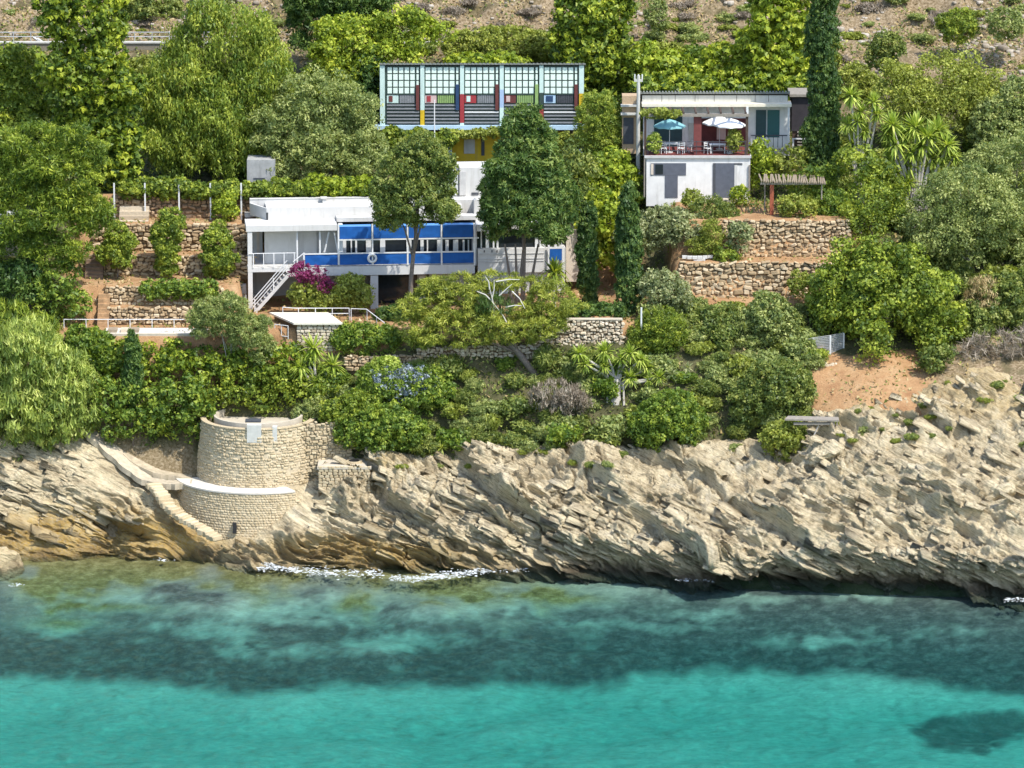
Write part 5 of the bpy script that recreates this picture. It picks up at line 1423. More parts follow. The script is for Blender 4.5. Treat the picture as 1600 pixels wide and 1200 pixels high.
# grey garden shed among the trees, and the cottage at the left edge
sd = thing('garden_shed', 'small grey rendered shed half hidden under the trees', 'shed', tuple(W(386, 284, 32.5)))
SF = Frame(386, 284, 32.5, 0.0)
SF.box(sd, 'wall', 386, 250, 430, 290, 0, 2.5, plain('stained_grey_wall', (.34, .34, .33), .85, .2, 2, dirt=(.2, .2, .19))); SF.box(sd, 'sill', 396, 278, 414, 279.5, -.05, .045, charcoal)
ct = thing('stone_cottage', 'sliver of a stone cottage at the left picture edge beside the pine', 'cottage', tuple(W(-40, 388, 25.0)))
TF = Frame(-40, 388, 25.0, 0.0)
TF.box(ct, 'wall', -60, 352, 26, 400, 0, 3, stone_grey); TF.box(ct, 'eave', -60, 340, 28, 351.6, -.3, 3.6, greyrender); TF.box(ct, 'opening', -4, 356, 8, 388, -.06, .055, charcoal)
# wooden shade frame on the rocks at the right
_ry = float(hit_rock(1303, 690)[1])
wf = thing('timber_shelter', 'low weathered timber shelter with two posts on the pale rocks', 'shelter', tuple(W(1305, 690, _ry)))
RF = Frame(1305, 690, _ry, 0.0)
u0, z0 = RF.uz(1226, 657, 0); u1, z1 = RF.uz(1311, 659, 0)
MB().add([(u0, 0, z0), (u1, 0, z1), (u1, .7, z1 + .1), (u0 + .3, .7, z0 + .1), (u0, 0, z0 + .12), (u1, 0, z1 + .12), (u1, .7, z1 + .22), (u0 + .3, .7, z0 + .22)],
         [(0, 1, 2, 3), (7, 6, 5, 4), (0, 4, 5, 1), (1, 5, 6, 2), (2, 6, 7, 3), (3, 7, 4, 0)]).build('roof_board', greywood, wf)
RF.box(wf, 'post', 1300, 660, 1304, 692, .1, .2, greywood); RF.box(wf, 'post', 1306.5, 660, 1309, 690, .5, .15, greywood); RF.box(wf, 'beam', 1240, 660.3, 1299.5, 664, .12, .18, greywood)
ua, za = RF.uz(1272, 680, .3); ub, zb = RF.uz(1279, 664.5, .3); MB().tube([(ua, .3, za), (ub, .3, zb)], .06, 5).build('strut', palebark, wf)
# wire fence on the right
fx = [(1242, 546, 16.6, 534), (1270, 555, 16.2, 528), (1297, 556, 16.4, 524), (1318, 552, 17.2, 520)]
fn = thing('wire_fence', 'grey wire mesh fence with white posts above the bare orange ground', 'fence', tuple(W(1270, 556, 16.2)))
fo = np.array(fn.location)
for (x, yb, Y, yt) in fx:
    p = W(x, yb, Y) - fo; q = W(x, yt, Y) - fo
    MB().box(p[0] - .06, p[0] + .06, p[1] - .06, p[1] + .06, p[2] - .3, q[2]).build('post', whitemetal, fn)
mesh_ = MB()
for (a, b) in zip(fx[:-1], fx[1:]):
    p0, q0 = Vector(W(a[0], a[1], a[2]) - fo), Vector(W(a[0], a[3], a[2]) - fo); p1, q1 = Vector(W(b[0], b[1], b[2]) - fo), Vector(W(b[0], b[3], b[2]) - fo)
    for k in range(15):
        f = (k + .5) / 15; mesh_.tube([p0.lerp(p1, f), q0.lerp(q1, f)], .022, 3)
    for k in range(13): f = k / 12; mesh_.tube([p0.lerp(q0, f), p1.lerp(q1, f)], .022, 3)
o = mesh_.build('wire_mesh', steel, fn); o['kind'] = 'stuff'

# railway ledge across the hillside at the top left
Yr = 60.0
rw = thing('railway_wall', 'long pale railway retaining wall crossing the slope at upper left', 'wall', tuple(W(-60, 80, Yr)))
QF = Frame(-60, 80, Yr, 0.0)
QF.box(rw, 'wall', -80, 68, 420, 82, 0, 1.2, stonemat('railway_stone', (.22, .19, .14), (.28, .24, .18), (.34, .30, .23))); QF.box(rw, 'coping', -80, 65.5, 420, 67.8, -.12, .5, fascia)
railing('thin two-bar railing along the railway ledge at upper left', [tuple(W(-60, 64, Yr + .3)), tuple(W(400, 64, Yr + .3))], .75, 18, (1.0, .5), r=.04, mat=steel)
for k, (x, y) in enumerate([(52, 52), (58, 54)]):
    a, b = W(x, y + 6, Yr + 1), W(x + 14, y + 16, Yr + 1)
    o = MB().tube([tuple(a), tuple(b)], .12, 6).build('steel_beam', steel); tag(o, 'short slanting steel beam on the railway ledge, ' + ('upper' if k == 0 else 'lower') + ' of two', 'beam', 'beams on the railway ledge')
railing('white rail line of the railway behind the dark conifer tops', [tuple(W(600, 78, 61.0)), tuple(W(760, 74, 61.0))], .6, 6, (1.0,), r=.05, mat=fascia)

# boulders
def boulder(label, px, py, Y, sx, sy, sz, seed, mat=None):
    me = bpy.data.meshes.new('boulder'); bm = bmesh.new(); bmesh.ops.create_icosphere(bm, subdivisions=4, radius=1)
    V = np.array([v.co[:] for v in bm.verts])
    d = 1 + .28 * fbm(V[:, 0] * 1.3 + seed, V[:, 1] * 1.3, V[:, 2] * 1.3, 4) + .10 * np.abs(fbm(V[:, 0] * 4 + seed, V[:, 1] * 4, V[:, 2] * 4, 3))
    V = V * d[:, None] * np.array([sx, sy, sz])
    for v, c in zip(bm.verts, V): v.co = c
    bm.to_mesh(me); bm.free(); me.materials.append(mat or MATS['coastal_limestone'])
    a = me.attributes.new('ochre', 'FLOAT', 'POINT'); a.data.foreach_set('value', np.full(len(V), .35 if px < 300 else 0.0, np.float32))
    o = link('boulder', me, None, tuple(hit_rock(px, py) + np.array([0, .3, -.2]) if Y is None else W(px, py, Y))); o.rotation_euler = (0, RAD(28), seed); tag(o, label, 'rock')
boulder('brown boulder rising from the water at the lower left edge', -6, 893, 3.4, 1.9, 1.9, 2.1, 1)
boulder('pale rounded boulder among the strata at the far right', 1555, 772, None, 1.9, 1.4, 1.2, 2)
boulder('pale flat boulder beside the timber shelter', 1290, 706, None, 1.3, 1.3, .9, 3)
#boulder('craggy dark block overhanging the cove right of the curved sea wall', 462, 800, 4.4, 1.9, 1.6, 1.5, 4)
#boulder('long tilted rock slab right of the tower foot', 520, 762, 5.6, 2.6, 1.5, .95, 5)
# ------------------------------------------------------------------ trees: upper slope
tree('ivy_clad_tree', 'tall column of bright ivy-clad tree at upper left, rising past the frame', 34, [(135, -60, 110, 120), (140, 60, 210, 135, -.5), (150, 150, 260, 110), (130, 200, 300, 120, .5), (185, 210, 300, 70, -.8)], 'ivy', 'ivy', seed=11, r0=.35, depth=2.3)
tree('pine_tree', 'broad bright green pine at the left edge left of the stone terraces', 21, [(60, 190, 270, 170), (20, 215, 330, 130, .5), (105, 235, 330, 110, -.6), (60, 290, 385, 190, -.4), (130, 300, 372, 70, .2), (30, 350, 420, 110, .4), (85, 360, 420, 80, -.5)], 'pine', 'pine', trunk_px=42, seed=12, r0=.32)
tree('broadleaf_tree', 'leafy green tree behind the pine at the far left edge', 39, [(20, 85, 210, 130), (-20, 140, 260, 140, -1), (50, 160, 260, 70)], 'broad', 'carob', seed=13)
tree('pepper_tree', 'large weeping pepper tree above the vine trellis at left', 38, [(340, 12, 120, 150), (290, 70, 200, 130, -.5), (400, 50, 170, 120, .3), (345, 120, 240, 190, -.8), (280, 170, 275, 100, -.6), (380, 190, 290, 130, -.8)], 'pepper', 'pepper', seed=14, r0=.4)
tree('laurel_tree', 'rounded grey-green laurel tree right of the small grey shed', 35.5, [(500, 110, 205, 130), (460, 160, 250, 110, -.4), (545, 165, 260, 100, -.2), (500, 200, 290, 170, -.7), (570, 215, 290, 60, -.6)], 'olive', 'olive', seed=15, r0=.3, size=.25, rough=6)
tree('carob_tree', 'bright spreading carob tree left of the painted cabins', 47, [(560, 28, 110, 130), (630, 22, 90, 120, .5), (520, 70, 150, 90, -.4), (600, 70, 135, 120, -.6)], 'carob', 'lime', seed=16)
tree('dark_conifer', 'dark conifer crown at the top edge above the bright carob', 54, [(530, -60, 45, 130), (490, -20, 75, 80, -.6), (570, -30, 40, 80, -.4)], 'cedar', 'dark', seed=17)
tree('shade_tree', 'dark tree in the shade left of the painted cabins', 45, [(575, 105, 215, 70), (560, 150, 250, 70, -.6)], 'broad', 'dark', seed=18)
tree('ivy_clad_tree', 'bright ivy-clad tree right behind the cabin roof at top centre', 51, [(930, -40, 80, 120), (920, 40, 140, 110, -.6), (960, 70, 150, 80, -.5)], 'ivy', 'ivy', seed=19, r0=.3)
tree('ivy_clad_tree', 'bright ivy-clad tree left of the tall cypress at the top edge', 50, [(1218, -40, 70, 90), (1210, 40, 135, 95, -.5), (1170, 60, 120, 60)], 'ivy', 'lime', seed=20, r0=.3)
tree('cypress_tree', 'tallest slim dark cypress reaching past the top edge, right of the house', 33, [(1288, -80, 40, 40), (1287, -10, 110, 45), (1287, 70, 200, 48), (1288, 150, 270, 50), (1288, 220, 296, 46)], 'cyp', 'cyp', seed=21, r0=.2, limbs=0, depth=1.1, rough=2)
tree('broadleaf_tree', 'wide yellow-green tree on the slope at upper right', 43, [(1470, 88, 190, 150), (1420, 110, 210, 100, -.4), (1520, 115, 200, 90, .2), (1470, 140, 225, 170, -.7)], 'broad', 'oliveg', seed=22, size=.22)
tree('olive_tree', 'silvery olive tree at right with slanting trunk', 24.5, [(1500, 262, 340, 120), (1460, 300, 385, 90, -.3), (1545, 290, 390, 90), (1500, 330, 405, 120, -.5)], 'olive', 'olive', trunk_px=1525, seed=23, bark=palebark)
tree('olive_tree', 'grey-green olive crown cut by the right picture edge', 28, [(1590, 215, 330, 120), (1570, 290, 400, 90, -.6), (1620, 280, 400, 90)], 'olive', 'olive', seed=24)
tree('carob_tree', 'big dense bright carob tree above the bare orange ground', 18.5, [(1370, 382, 480, 140), (1320, 415, 505, 100, .3), (1425, 410, 510, 110, .2), (1375, 430, 525, 190, -.5), (1468, 482, 556, 75, -1.2), (1290, 430, 490, 60), (1450, 440, 520, 60, -.2)], 'carob', 'carob', trunk_px=1390, seed=25, bark=palebark)
tree('citrus_tree', 'dark glossy citrus tree between reed pergola and big carob', 26, [(1375, 288, 360, 80), (1345, 310, 375, 60, -.3)], 'broad', 'carob', seed=26, size=.2)
# middle
tree('pittosporum_tree', 'mop-headed tree on a bare trunk in front of the villa balcony', 20, [(655, 212, 280, 80), (620, 240, 330, 66, -.3), (680, 240, 330, 60), (650, 270, 350, 105, -.4), (612, 300, 350, 50), (690, 310, 350, 40, .2)], 'broad', 'maquis', trunk_px=640, seed=30, r0=.21, clump=.5, size=.2)
tree('cedar_tree', 'dense dark conical conifer with several trunks in front of the villa', 21, [(815, 166, 240, 62), (820, 205, 290, 100, -.2), (790, 250, 340, 80, -.3), (850, 250, 345, 90, -.2), (822, 285, 372, 140, -.5), (775, 310, 365, 46), (872, 310, 365, 46)], 'cedar', 'cedar', trunk_px=815, seed=31, r0=.16, limbs=3, clump=.5, rough=2, inner=.3, under=.9)
tr_ = MB()
for dx, lean in ((-.75, -.4), (-.35, -.1), (.15, .1), (.6, .5)):
    b = W(815, 428, 21); tr_.tube([(dx, 0, -1.0), (dx + lean * .3, 0, 2.0), (dx + lean * 1.4, 0, 5.0)], [.17, .14, .08], 6)
bpy.data.objects['cedar_tree'].location  # trunks stand beside the main one
tr_.build('trunk', trunkm, bpy.data.objects['cedar_tree'])
tree('cypress_tree', 'shortest dark cypress, right of the villa above the hedge', 22, [(918, 312, 400, 24), (918, 350, 440, 29), (918, 400, 472, 28)], 'cyp', 'cyp', seed=32, limbs=0, r0=.1, depth=.65, clump=.26, rough=1)
tree('cypress_tree', 'middle-sized dark cypress right of the short one', 19.5, [(982, 285, 390, 30), (983, 340, 440, 38), (984, 400, 497, 40)], 'cyp', 'cyp', seed=33, limbs=0, r0=.12, depth=.9, clump=.3, rough=1)
wp = tree('leaning_pine', 'wind-bent yellow-green pine leaning left with bare white branches', 14.6, [(690, 440, 500, 110), (720, 428, 478, 90, .6), (655, 480, 535, 70, -.3), (720, 485, 545, 120, -.4), (860, 440, 500, 80, .4), (850, 475, 520, 80, -.2), (775, 425, 450, 80, .8), (790, 490, 535, 110, -.3)], 'wpine', 'wpine', trunk_px=838, seed=34, r0=.30, under=.8, limbs=8, dens=7, inner=.1, rough=5)
wb_ = MB(); _r = random.Random(3)
for (x0, y0, x1, y1) in [(800, 520, 768, 470), (768, 470, 772, 438), (768, 470, 745, 455), (790, 480, 815, 478), (772, 500, 765, 450), (780, 462, 800, 444), (765, 452, 758, 432), (800, 455, 820, 482), (775, 440, 812, 437)]:
    a, b = W(x0, y0, 13.6), W(x1, y1, 13.4); wb_.tube([tuple(a), tuple((a + b) / 2 + np.array([.1, 0, .1])), tuple(b)], [.06, .045, .025], 5)
wb_.build('bare_branch', plain('bleached_wood', (.60, .56, .50), .9, .15, 6), wp, off=wp.location)
bush('dead_needles', 'dark tangle of dead needles under the leaning pine crown', 14.2, [(770, 460, 500, 60), (752, 478, 500, 40)], 'twig', 'dark', seed=35, cat='dead branches')
# citrus trees on the left terraces
tree('citrus_tree', 'leftmost of three young citrus trees on the left terraces', 24.6, [(178, 375, 420, 50), (185, 350, 395, 42, .2)], 'broad', 'carob', seed=40, r0=.06, clump=.32, size=.17)
tree('citrus_tree', 'middle of three young citrus trees on the left terraces', 24.6, [(262, 375, 428, 36), (258, 345, 395, 46, .2), (270, 325, 370, 34, .3)], 'broad', 'carob', seed=41, r0=.06, clump=.32, size=.17)
tree('citrus_tree', 'rightmost of three young citrus trees, beside the villa', 24.6, [(342, 385, 432, 50), (338, 355, 405, 46, .2)], 'broad', 'carob', seed=42, r0=.06, clump=.32, size=.17)
bush('young_shrub', 'small yellowish shrub in front of the fourth trellis post', 29.2, [(352, 310, 345, 36), (360, 300, 325, 22)], 'shrub', 'lime', seed=43)
tree('small_pine', 'feathery small tree with pale forked trunk below the patio', 14.8, [(350, 465, 525, 75), (385, 490, 545, 60, -.3), (325, 480, 525, 50), (400, 515, 560, 46, -.4)], 'fine', 'olive', trunk_px=345, seed=44, r0=.10, bark=palebark, size=.2)
tree('young_cypress', 'narrow dark young cypress standing in the ivy slope', 13.6, [(207, 522, 590, 22), (205, 560, 640, 30)], 'cyp', 'dark', seed=45, limbs=0, r0=.08, depth=.6, clump=.25, rough=1)
# ------------------------------------------------------------------ hedges, vines, climbers
def band(name, label, Y, x0, x1, yt, yb, sty, leaf, seed, step=26, jit=5, cat='hedge', dep=.7, **kw):
    rng = random.Random(seed); sp = []; x = x0 + step / 2
    while x < x1:
        sp.append((x, yt + rng.uniform(-jit, jit), yb + rng.uniform(-jit, jit) * .4, step * 1.5, rng.uniform(-.25, .25))); x += step
    return bush(name, label, Y, sp, sty, leaf, seed, cat=cat, depth=dep, **kw)
band('trellis_vine', 'long leafy vine along the white trellis posts behind the villa', 30.4, 190, 480, 281, 312, 'hedge', 'carob', 50, size=.24)
band('trellis_vine', 'brightest stretch of vine behind the villa roof, right of the shed', 30.6, 480, 596, 274, 312, 'hedge', 'lime', 51, size=.26)
band('clipped_hedge', 'dark clipped hedge on the terrace left of the villa', 20.95, 226, 332, 438, 468, 'hedge', 'broad', 52, step=18, jit=1.5, dep=.55)
band('clipped_hedge', 'dark clipped hedge on top of the pale garden wall', 17.6, 880, 972, 474, 502, 'hedge', 'dark', 53, step=18, jit=2)
band('clipped_hedge', 'short dark hedge between villa pillar and mop-headed tree trunk', 20.6, 590, 640, 478, 508, 'hedge', 'dark', 54, step=16, jit=2)
band('cabin_vine', 'vine hanging below the floor beam of the painted cabins', 41.2, 600, 700, 203, 232, 'hedge', 'carob', 55, step=22, jit=6, size=.26)
band('cabin_vine', 'thin vine garland under the cabin floor, right of the blue stilt', 41.3, 704, 790, 203, 214, 'hedge', 'oliveg', 155, step=18, jit=4, size=.24, dep=.4)
band('cabin_vine', 'yellowing climber below the right end of the painted cabins', 41.0, 850, 925, 206, 245, 'hedge', 'oliveg', 56, step=24, jit=8, size=.24)
band('creeper_bank', 'bank of bright creeper on the slope above the terrace house', 50, 985, 1265, 80, 140, 'lime', 'lime', 57, step=40, jit=14, dep=1.6, cat='creeper')
band('creeper_bank', 'darker creeper strip just above the terrace house roof', 45, 1000, 1270, 118, 158, 'ivy', 'ivy', 58, step=34, jit=8, dep=1.2, cat='creeper')
band('ivy_curtain', 'sheet of ivy covering the steep bank below the sunken patio', 15.0, 150, 470, 534, 605, 'ivy', 'ivy', 59, step=36, jit=8, dep=1.1, cat='ivy', size=.24)
band('ivy_curtain', 'lower sheet of ivy hanging down to the path left of the tower', 13.4, 150, 330, 590, 690, 'ivy', 'broad', 60, step=34, jit=12, dep=1.3, cat='ivy', size=.24)
band('ivy_curtain', 'sunlit ivy and grass bank behind the round tower', 14.4, 320, 540, 570, 650, 'ivy', 'carob', 61, step=34, jit=10, dep=1.2, cat='ivy', size=.22)
band('pergola_vine', 'thin vine along the pergola beam of the dining terrace', 32.8, 1004, 1060, 172, 184, 'hedge', 'oliveg', 62, step=14, jit=2, dep=.4)
bg = bush('bougainvillea', 'magenta bougainvillea bush beside the outside stair of the villa', 22.2, [(466, 414, 446, 34), (494, 420, 452, 36), (480, 412, 436, 40), (508, 432, 458, 20)], 'shrub', 'boug', 63, size=.17, dens=8)
bush('orange_shrub', 'green and orange shrub under the magenta bougainvillea', 22.3, [(475, 440, 478, 50), (498, 455, 490, 46)], 'shrub', 'oliveg', 64)
bush('orange_shrub', 'green and orange leafy shrub under the balcony beside the pillar', 22.8, [(545, 432, 482, 62), (520, 448, 486, 50), (566, 445, 486, 36)], 'shrub', 'oliveg', 65)
bush('dark_shrub', 'dark green bush right of the stone shed', 16.6, [(560, 505, 555, 80), (600, 510, 555, 56), (535, 515, 552, 40)], 'shrub', 'broad', 66)
# ------------------------------------------------------------------ yuccas, palms, reeds
yucca('spiky yucca in front of the stone shed', 14.4, [(490, 545, 1.15), (470, 575, .9), (520, 572, 1.0), (495, 600, .9), (460, 592, .7), (525, 600, .7), (480, 560, .8), (508, 585, .8)], 1.15, 70, nb=95)
yucca('large yucca clump on a thick pale trunk in the centre of the slope', 13.2, [(905, 553, .9), (945, 550, 1.0), (985, 552, .9), (960, 575, 1.0), (1010, 575, .9), (930, 580, .9), (985, 590, .9), (1015, 595, .6), (1030, 590, .7), (915, 570, .8), (970, 560, .8), (1000, 562, .8), (945, 572, .7)], 1.0, 71, foot=965, nb=100)
yucca('group of pale-tipped yuccas below the tree at upper right', 30, [(1395, 195, 1.0), (1430, 200, 1.1), (1465, 205, 1.0), (1400, 225, 1.1), (1440, 228, 1.1), (1480, 228, .9), (1420, 262, 1.0), (1385, 210, .8), (1490, 245, .8), (1455, 250, .9), (1412, 210, .8), (1450, 215, 1.0), (1425, 240, .9), (1390, 250, .8), (1470, 245, .8), (1420, 285, .8)], 1.3, 72, nb=110, wid=.085)
yucca('yucca clump right next to the tall cypress', 31, [(1330, 150, 1.0), (1345, 175, .9), (1325, 195, .9), (1365, 160, .8), (1350, 205, .8), (1335, 225, .9), (1370, 180, .9), (1340, 190, .8)], 1.1, 73, nb=100, wid=.08)
yucca('low cycad palm left of the short cypress', 20, [(866, 428, 1.0)], 1.5, 74, leaf='carob', nb=90, name='cycad_palm', droop=.6, wid=.11)
yucca('pale spiky agave at the foot of the central yucca', 11.6, [(1050, 585, .7), (1075, 575, .6)], .9, 75, leaf='grey', trunk=False, name='agave_plant', nb=40)
yucca('prickly pale agave just above the rocks, left of centre', 9.9, [(640, 690, .6), (665, 695, .7), (690, 700, .6)], .8, 76, leaf='oliveg', trunk=False, name='agave_plant', nb=36)
tr2 = MB(); a = W(962, 655, 12.6); b = W(962, 592, 13.0)
tr2.tube([tuple(a), tuple((a + b) / 2), tuple(b)], [.55, .45, .3], 9)
for k in range(4):
    tr2.tube([tuple(W(948 + 9 * k, 652 - 6 * k, 12.3)), tuple(W(950 + 8 * k, 600, 12.8))], [.10, .07], 5)
o = tr2.build('yucca_stump', palebark); tag(o, 'thick grey dead-leaf trunk under the central yucca clump', 'stump')
rd = bush('reed_thicket', 'tall pale green reed thicket at the left edge above the grey rock', 13.2, [(40, 500, 620, 120), (100, 540, 650, 90, .2), (20, 580, 690, 110, -.4), (80, 600, 695, 100, -.6), (130, 600, 680, 50, -.2), (-20, 520, 680, 80)], 'reed', 'reed', 77, cat='reeds')
bush('reed_thicket', 'smaller reed tuft under the pine at the left edge', 17.0, [(15, 470, 545, 70), (60, 490, 560, 60)], 'reed', 'pine', 78, cat='reeds')
bush('under_pine_shrub', 'dark vines hanging below the pine, left of the orange steps', 20.2, [(90, 400, 500, 70), (60, 430, 500, 60), (118, 450, 515, 40, -.3)], 'ivy', 'broad', 79, size=.22)
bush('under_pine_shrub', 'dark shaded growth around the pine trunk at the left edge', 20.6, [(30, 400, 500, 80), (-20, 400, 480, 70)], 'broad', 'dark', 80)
bush('patio_shrub', 'dark green shrub at the left end of the patio railing', 16.2, [(130, 505, 580, 60), (160, 520, 600, 50, -.4)], 'broad', 'broad', 81, clump=.4)
# ------------------------------------------------------------------ single shrubs
SH = [
    ('grey-green oleander mass left of the white house base', 25.2, [(1040, 322, 385, 90), (1000, 340, 400, 70), (1075, 335, 390, 60)], 'shrub', 'grey'),
    ('round green clipped ball shrub left of the slate door of the house', 28.6, [(1083, 296, 330, 30)], 'shrub', 'oliveg'),
    ('small bright ball shrub right of the slate door of the house', 30.6, [(1157, 293, 320, 28)], 'shrub', 'lime'),
    ('mid green rosemary mound below the house door', 26.4, [(1110, 308, 365, 62), (1135, 320, 360, 40)], 'fine', 'maquis'),
    ('grey-green round bush on the upper right terrace path', 23.2, [(1157, 345, 392, 34)], 'shrub', 'grey'),
    ('small bright bush at the left end of the right terrace path', 22.9, [(1135, 386, 418, 36)], 'shrub', 'carob'),
    ('rust tinged bush left of the upper right terrace wall', 23.6, [(1113, 345, 395, 34), (1092, 372, 400, 40)], 'fine', 'oliveg'),
    ('bright leafy bush right of the dining terrace', 34.0, [(1190, 222, 285, 46), (1185, 250, 300, 40)], 'broad', 'lime'),
    ('yellow-green bush below the dark annex', 33.4, [(1240, 230, 285, 50)], 'broad', 'oliveg'),
    ('bright lime shrub left of the middle cypress', 28, [(945, 300, 395, 80), (930, 330, 420, 50), (965, 360, 430, 46)], 'lime', 'lime'),
    ('lime shrub mass left of the terrace house', 34, [(950, 232, 330, 84), (975, 255, 330, 50)], 'lime', 'lime'),
    ('feathery olive-green tree left of the telegraph pole', 38, [(935, 140, 250, 70), (950, 175, 270, 60)], 'fine', 'pepper'),
    ('dark bush between conical conifer and lime shrubs', 30, [(900, 225, 340, 60), (885, 260, 380, 50)], 'broad', 'maquis'),
    ('green bush below the middle cypress', 16.4, [(1035, 480, 560, 80), (1010, 500, 560, 60)], 'fine', 'carob'),
    ('grey-green oleander bush below the right terrace walls, left end', 18.6, [(1035, 420, 480, 66), (1060, 440, 490, 40)], 'shrub', 'grey'),
    ('mid green oleander below the lower right terrace wall', 18.0, [(1120, 475, 545, 90), (1085, 490, 550, 60)], 'shrub', 'maquis'),
    ('tall olive-brown bush below the right end of the lower terrace wall', 17.6, [(1200, 455, 540, 70), (1225, 475, 545, 50)], 'shrub', 'olive'),
    ('small bright bush on the orange ground under the big carob', 15.4, [(1365, 502, 562, 64)], 'broad', 'carob'),
    ('low green bush at the right end of the orange ground', 13.6, [(1455, 545, 582, 40), (1475, 540, 570, 34)], 'shrub', 'maquis'),
    ('small bright tuft in front of the wire fence', 15.2, [(1275, 546, 566, 40)], 'shrub', 'carob'),
    ('yellow-orange leaved shrub left of the big carob', 20.4, [(1250, 425, 468, 30)], 'shrub', 'oliveg'),
    ('pale blue flowering bush in the middle of the slope', 12.8, [(640, 575, 632, 90), (600, 570, 620, 56)], 'shrub', 'plum'),
    ('white-flecked bright shrub left of the blue flowering bush', 13.0, [(600, 558, 600, 60)], 'shrub', 'yucca'),
    ('dry grey-brown brush left of the central yucca', 11.9, [(870, 595, 650, 90), (895, 605, 655, 60)], 'twig', 'dry'),
    ('dark rounded bush above the timber shelter', 11.2, [(1215, 560, 655, 110), (1180, 590, 670, 80)], 'shrub', 'maquis'),
    ('yellow-green bush on the rocks left of the timber shelter', 8.0, [(1228, 655, 715, 70), (1205, 672, 705, 40)], 'shrub', 'oliveg'),
    ('dense dark green bush at the rock edge right of centre', 9.9, [(1050, 610, 710, 110), (1010, 640, 705, 60)], 'shrub', 'broad'),
    ('dark green bush at the rock edge right of the tower', 10.4, [(600, 630, 712, 100), (560, 650, 705, 70), (640, 650, 705, 60)], 'shrub', 'broad'),
    ('bright green bush just right of the tower wall', 11.4, [(560, 612, 670, 80), (530, 625, 672, 60)], 'shrub', 'carob'),
    ('round dark bush alone on the scree at upper right', 58, [(1497, 14, 68, 64)], 'shrub', 'carob'),
    ('brownish round bush near the upper right corner', 57, [(1572, 12, 62, 60)], 'shrub', 'olive'),
    ('green bush on the scree right of the tall cypress', 52, [(1388, 52, 100, 52), (1375, 70, 112, 44)], 'shrub', 'maquis'),
    ('yellow-green scrub right of the tall cypress, above the yuccas', 46, [(1335, 100, 150, 60), (1350, 115, 165, 60)], 'shrub', 'oliveg'),
    ('olive scrub on the slope left above the cabins roof', 56, [(790, 42, 100, 150), (730, 50, 100, 80), (850, 50, 100, 60)], 'shrub', 'oliveg'),
    ('lime creeper edge peeking over the cabin roof', 49, [(760, 86, 110, 130)], 'lime', 'lime'),
    ('slim grey-green shrub on the scree right of the ivy-clad tree', 60, [(1026, 0, 55, 32)], 'shrub', 'olive'),
    ('green scrub below the railway wall at upper left', 50, [(235, 88, 150, 90), (270, 100, 160, 60)], 'shrub', 'oliveg'),
    ('green bush on the rail slope at the far upper left', 54, [(30, 75, 140, 90), (70, 90, 150, 50)], 'shrub', 'maquis'),
    ('dark green scrub at the top edge right of the ivy column', 66, [(240, -15, 45, 90)], 'shrub', 'maquis'),
    ('grey brush at the top edge above the pepper tree', 68, [(330, -12, 22, 70)], 'shrub', 'grey'),
    ('green mound in front of the feet of the tall cypress', 29.5, [(1265, 260, 330, 60), (1300, 290, 345, 70)], 'broad', 'broad'),
    ('yellow-green shrub right of the reed pergola', 26.0, [(1245, 305, 345, 60)], 'shrub', 'oliveg'),
    ('green shrub behind the right end of the upper terrace wall', 27.4, [(1305, 300, 350, 60), (1330, 315, 360, 50)], 'shrub', 'broad'),
    ('leafy bush below the yuccas beside the citrus tree', 28.8, [(1340, 230, 300, 80), (1380, 262, 320, 60)], 'broad', 'carob'),
    ('grey maquis bush right of the yellow-green tree', 40, [(1560, 150, 260, 90), (1590, 120, 220, 60)], 'shrub', 'olive'),
    ('dark bush under the olive trees at right', 25.0, [(1440, 360, 440, 80), (1490, 390, 450, 60)], 'shrub', 'maquis'),
    ('brown-green maquis at the right edge below the olives', 20.5, [(1560, 430, 540, 120), (1600, 420, 540, 80)], 'shrub', 'maquis'),
    ('green bush right of the big carob', 18.6, [(1520, 470, 550, 70), (1500, 500, 560, 50)], 'shrub', 'maquis'),
    ('tangle of grey dead branches above the pale rocks at far right', 15.8, [(1560, 520, 565, 100), (1520, 535, 568, 70), (1600, 510, 560, 60)], 'dead', 'dry'),
    ('dry straw clump between olive trunk and big carob', 19.5, [(1535, 430, 500, 50)], 'twig', 'straw'),
]
for i, (lab, Y, sp, sty, leaf) in enumerate(SH):
    bush('shrub', lab, Y, sp, sty, leaf, 200 + i)
# flower dots: the blue bush keeps green leaves under its flowers
bush('shrub', 'green foliage around the pale blue flowers', 13.1, [(650, 570, 650, 120), (595, 565, 640, 80)], 'shrub', 'broad', 190)

# ------------------------------------------------------------------ thicket on the coastal slope: shrubs nothing tells apart
protos = []
PCOL = ['mid green', 'fresh green', 'grey-green', 'feathery green', 'yellow-green', 'dark green', 'feathery grey-green', 'dry brown']
for i, (sty, leaf) in enumerate([('shrub', 'maquis'), ('shrub', 'broad'), ('shrub', 'olive'), ('fine', 'maquis'), ('shrub', 'oliveg'), ('shrub', 'dark'), ('fine', 'olive'), ('twig', 'dry')]):
    rng = random.Random(i); lob = [(0, 0, .55, .9, .9, .6)] + [(rng.uniform(-.7, .7), rng.uniform(-.6, .4), rng.uniform(.3, .9), .55, .55, .45) for _ in range(4)]
    cl = crown_cloud(lob, seed=300 + i, **STY[sty])
    protos.append(np_mesh('thicket_shrub', cl[0], cl[1], LEAF[leaf], {'tone': cl[2]}))
ORD = ['leftmost', 'second', 'third', 'fourth', 'fifth', 'sixth', 'seventh', 'eighth', 'ninth', 'tenth', 'eleventh', 'twelfth', 'thirteenth', 'fourteenth', 'fifteenth', 'sixteenth', 'seventeenth', 'eighteenth', 'nineteenth', 'twentieth']
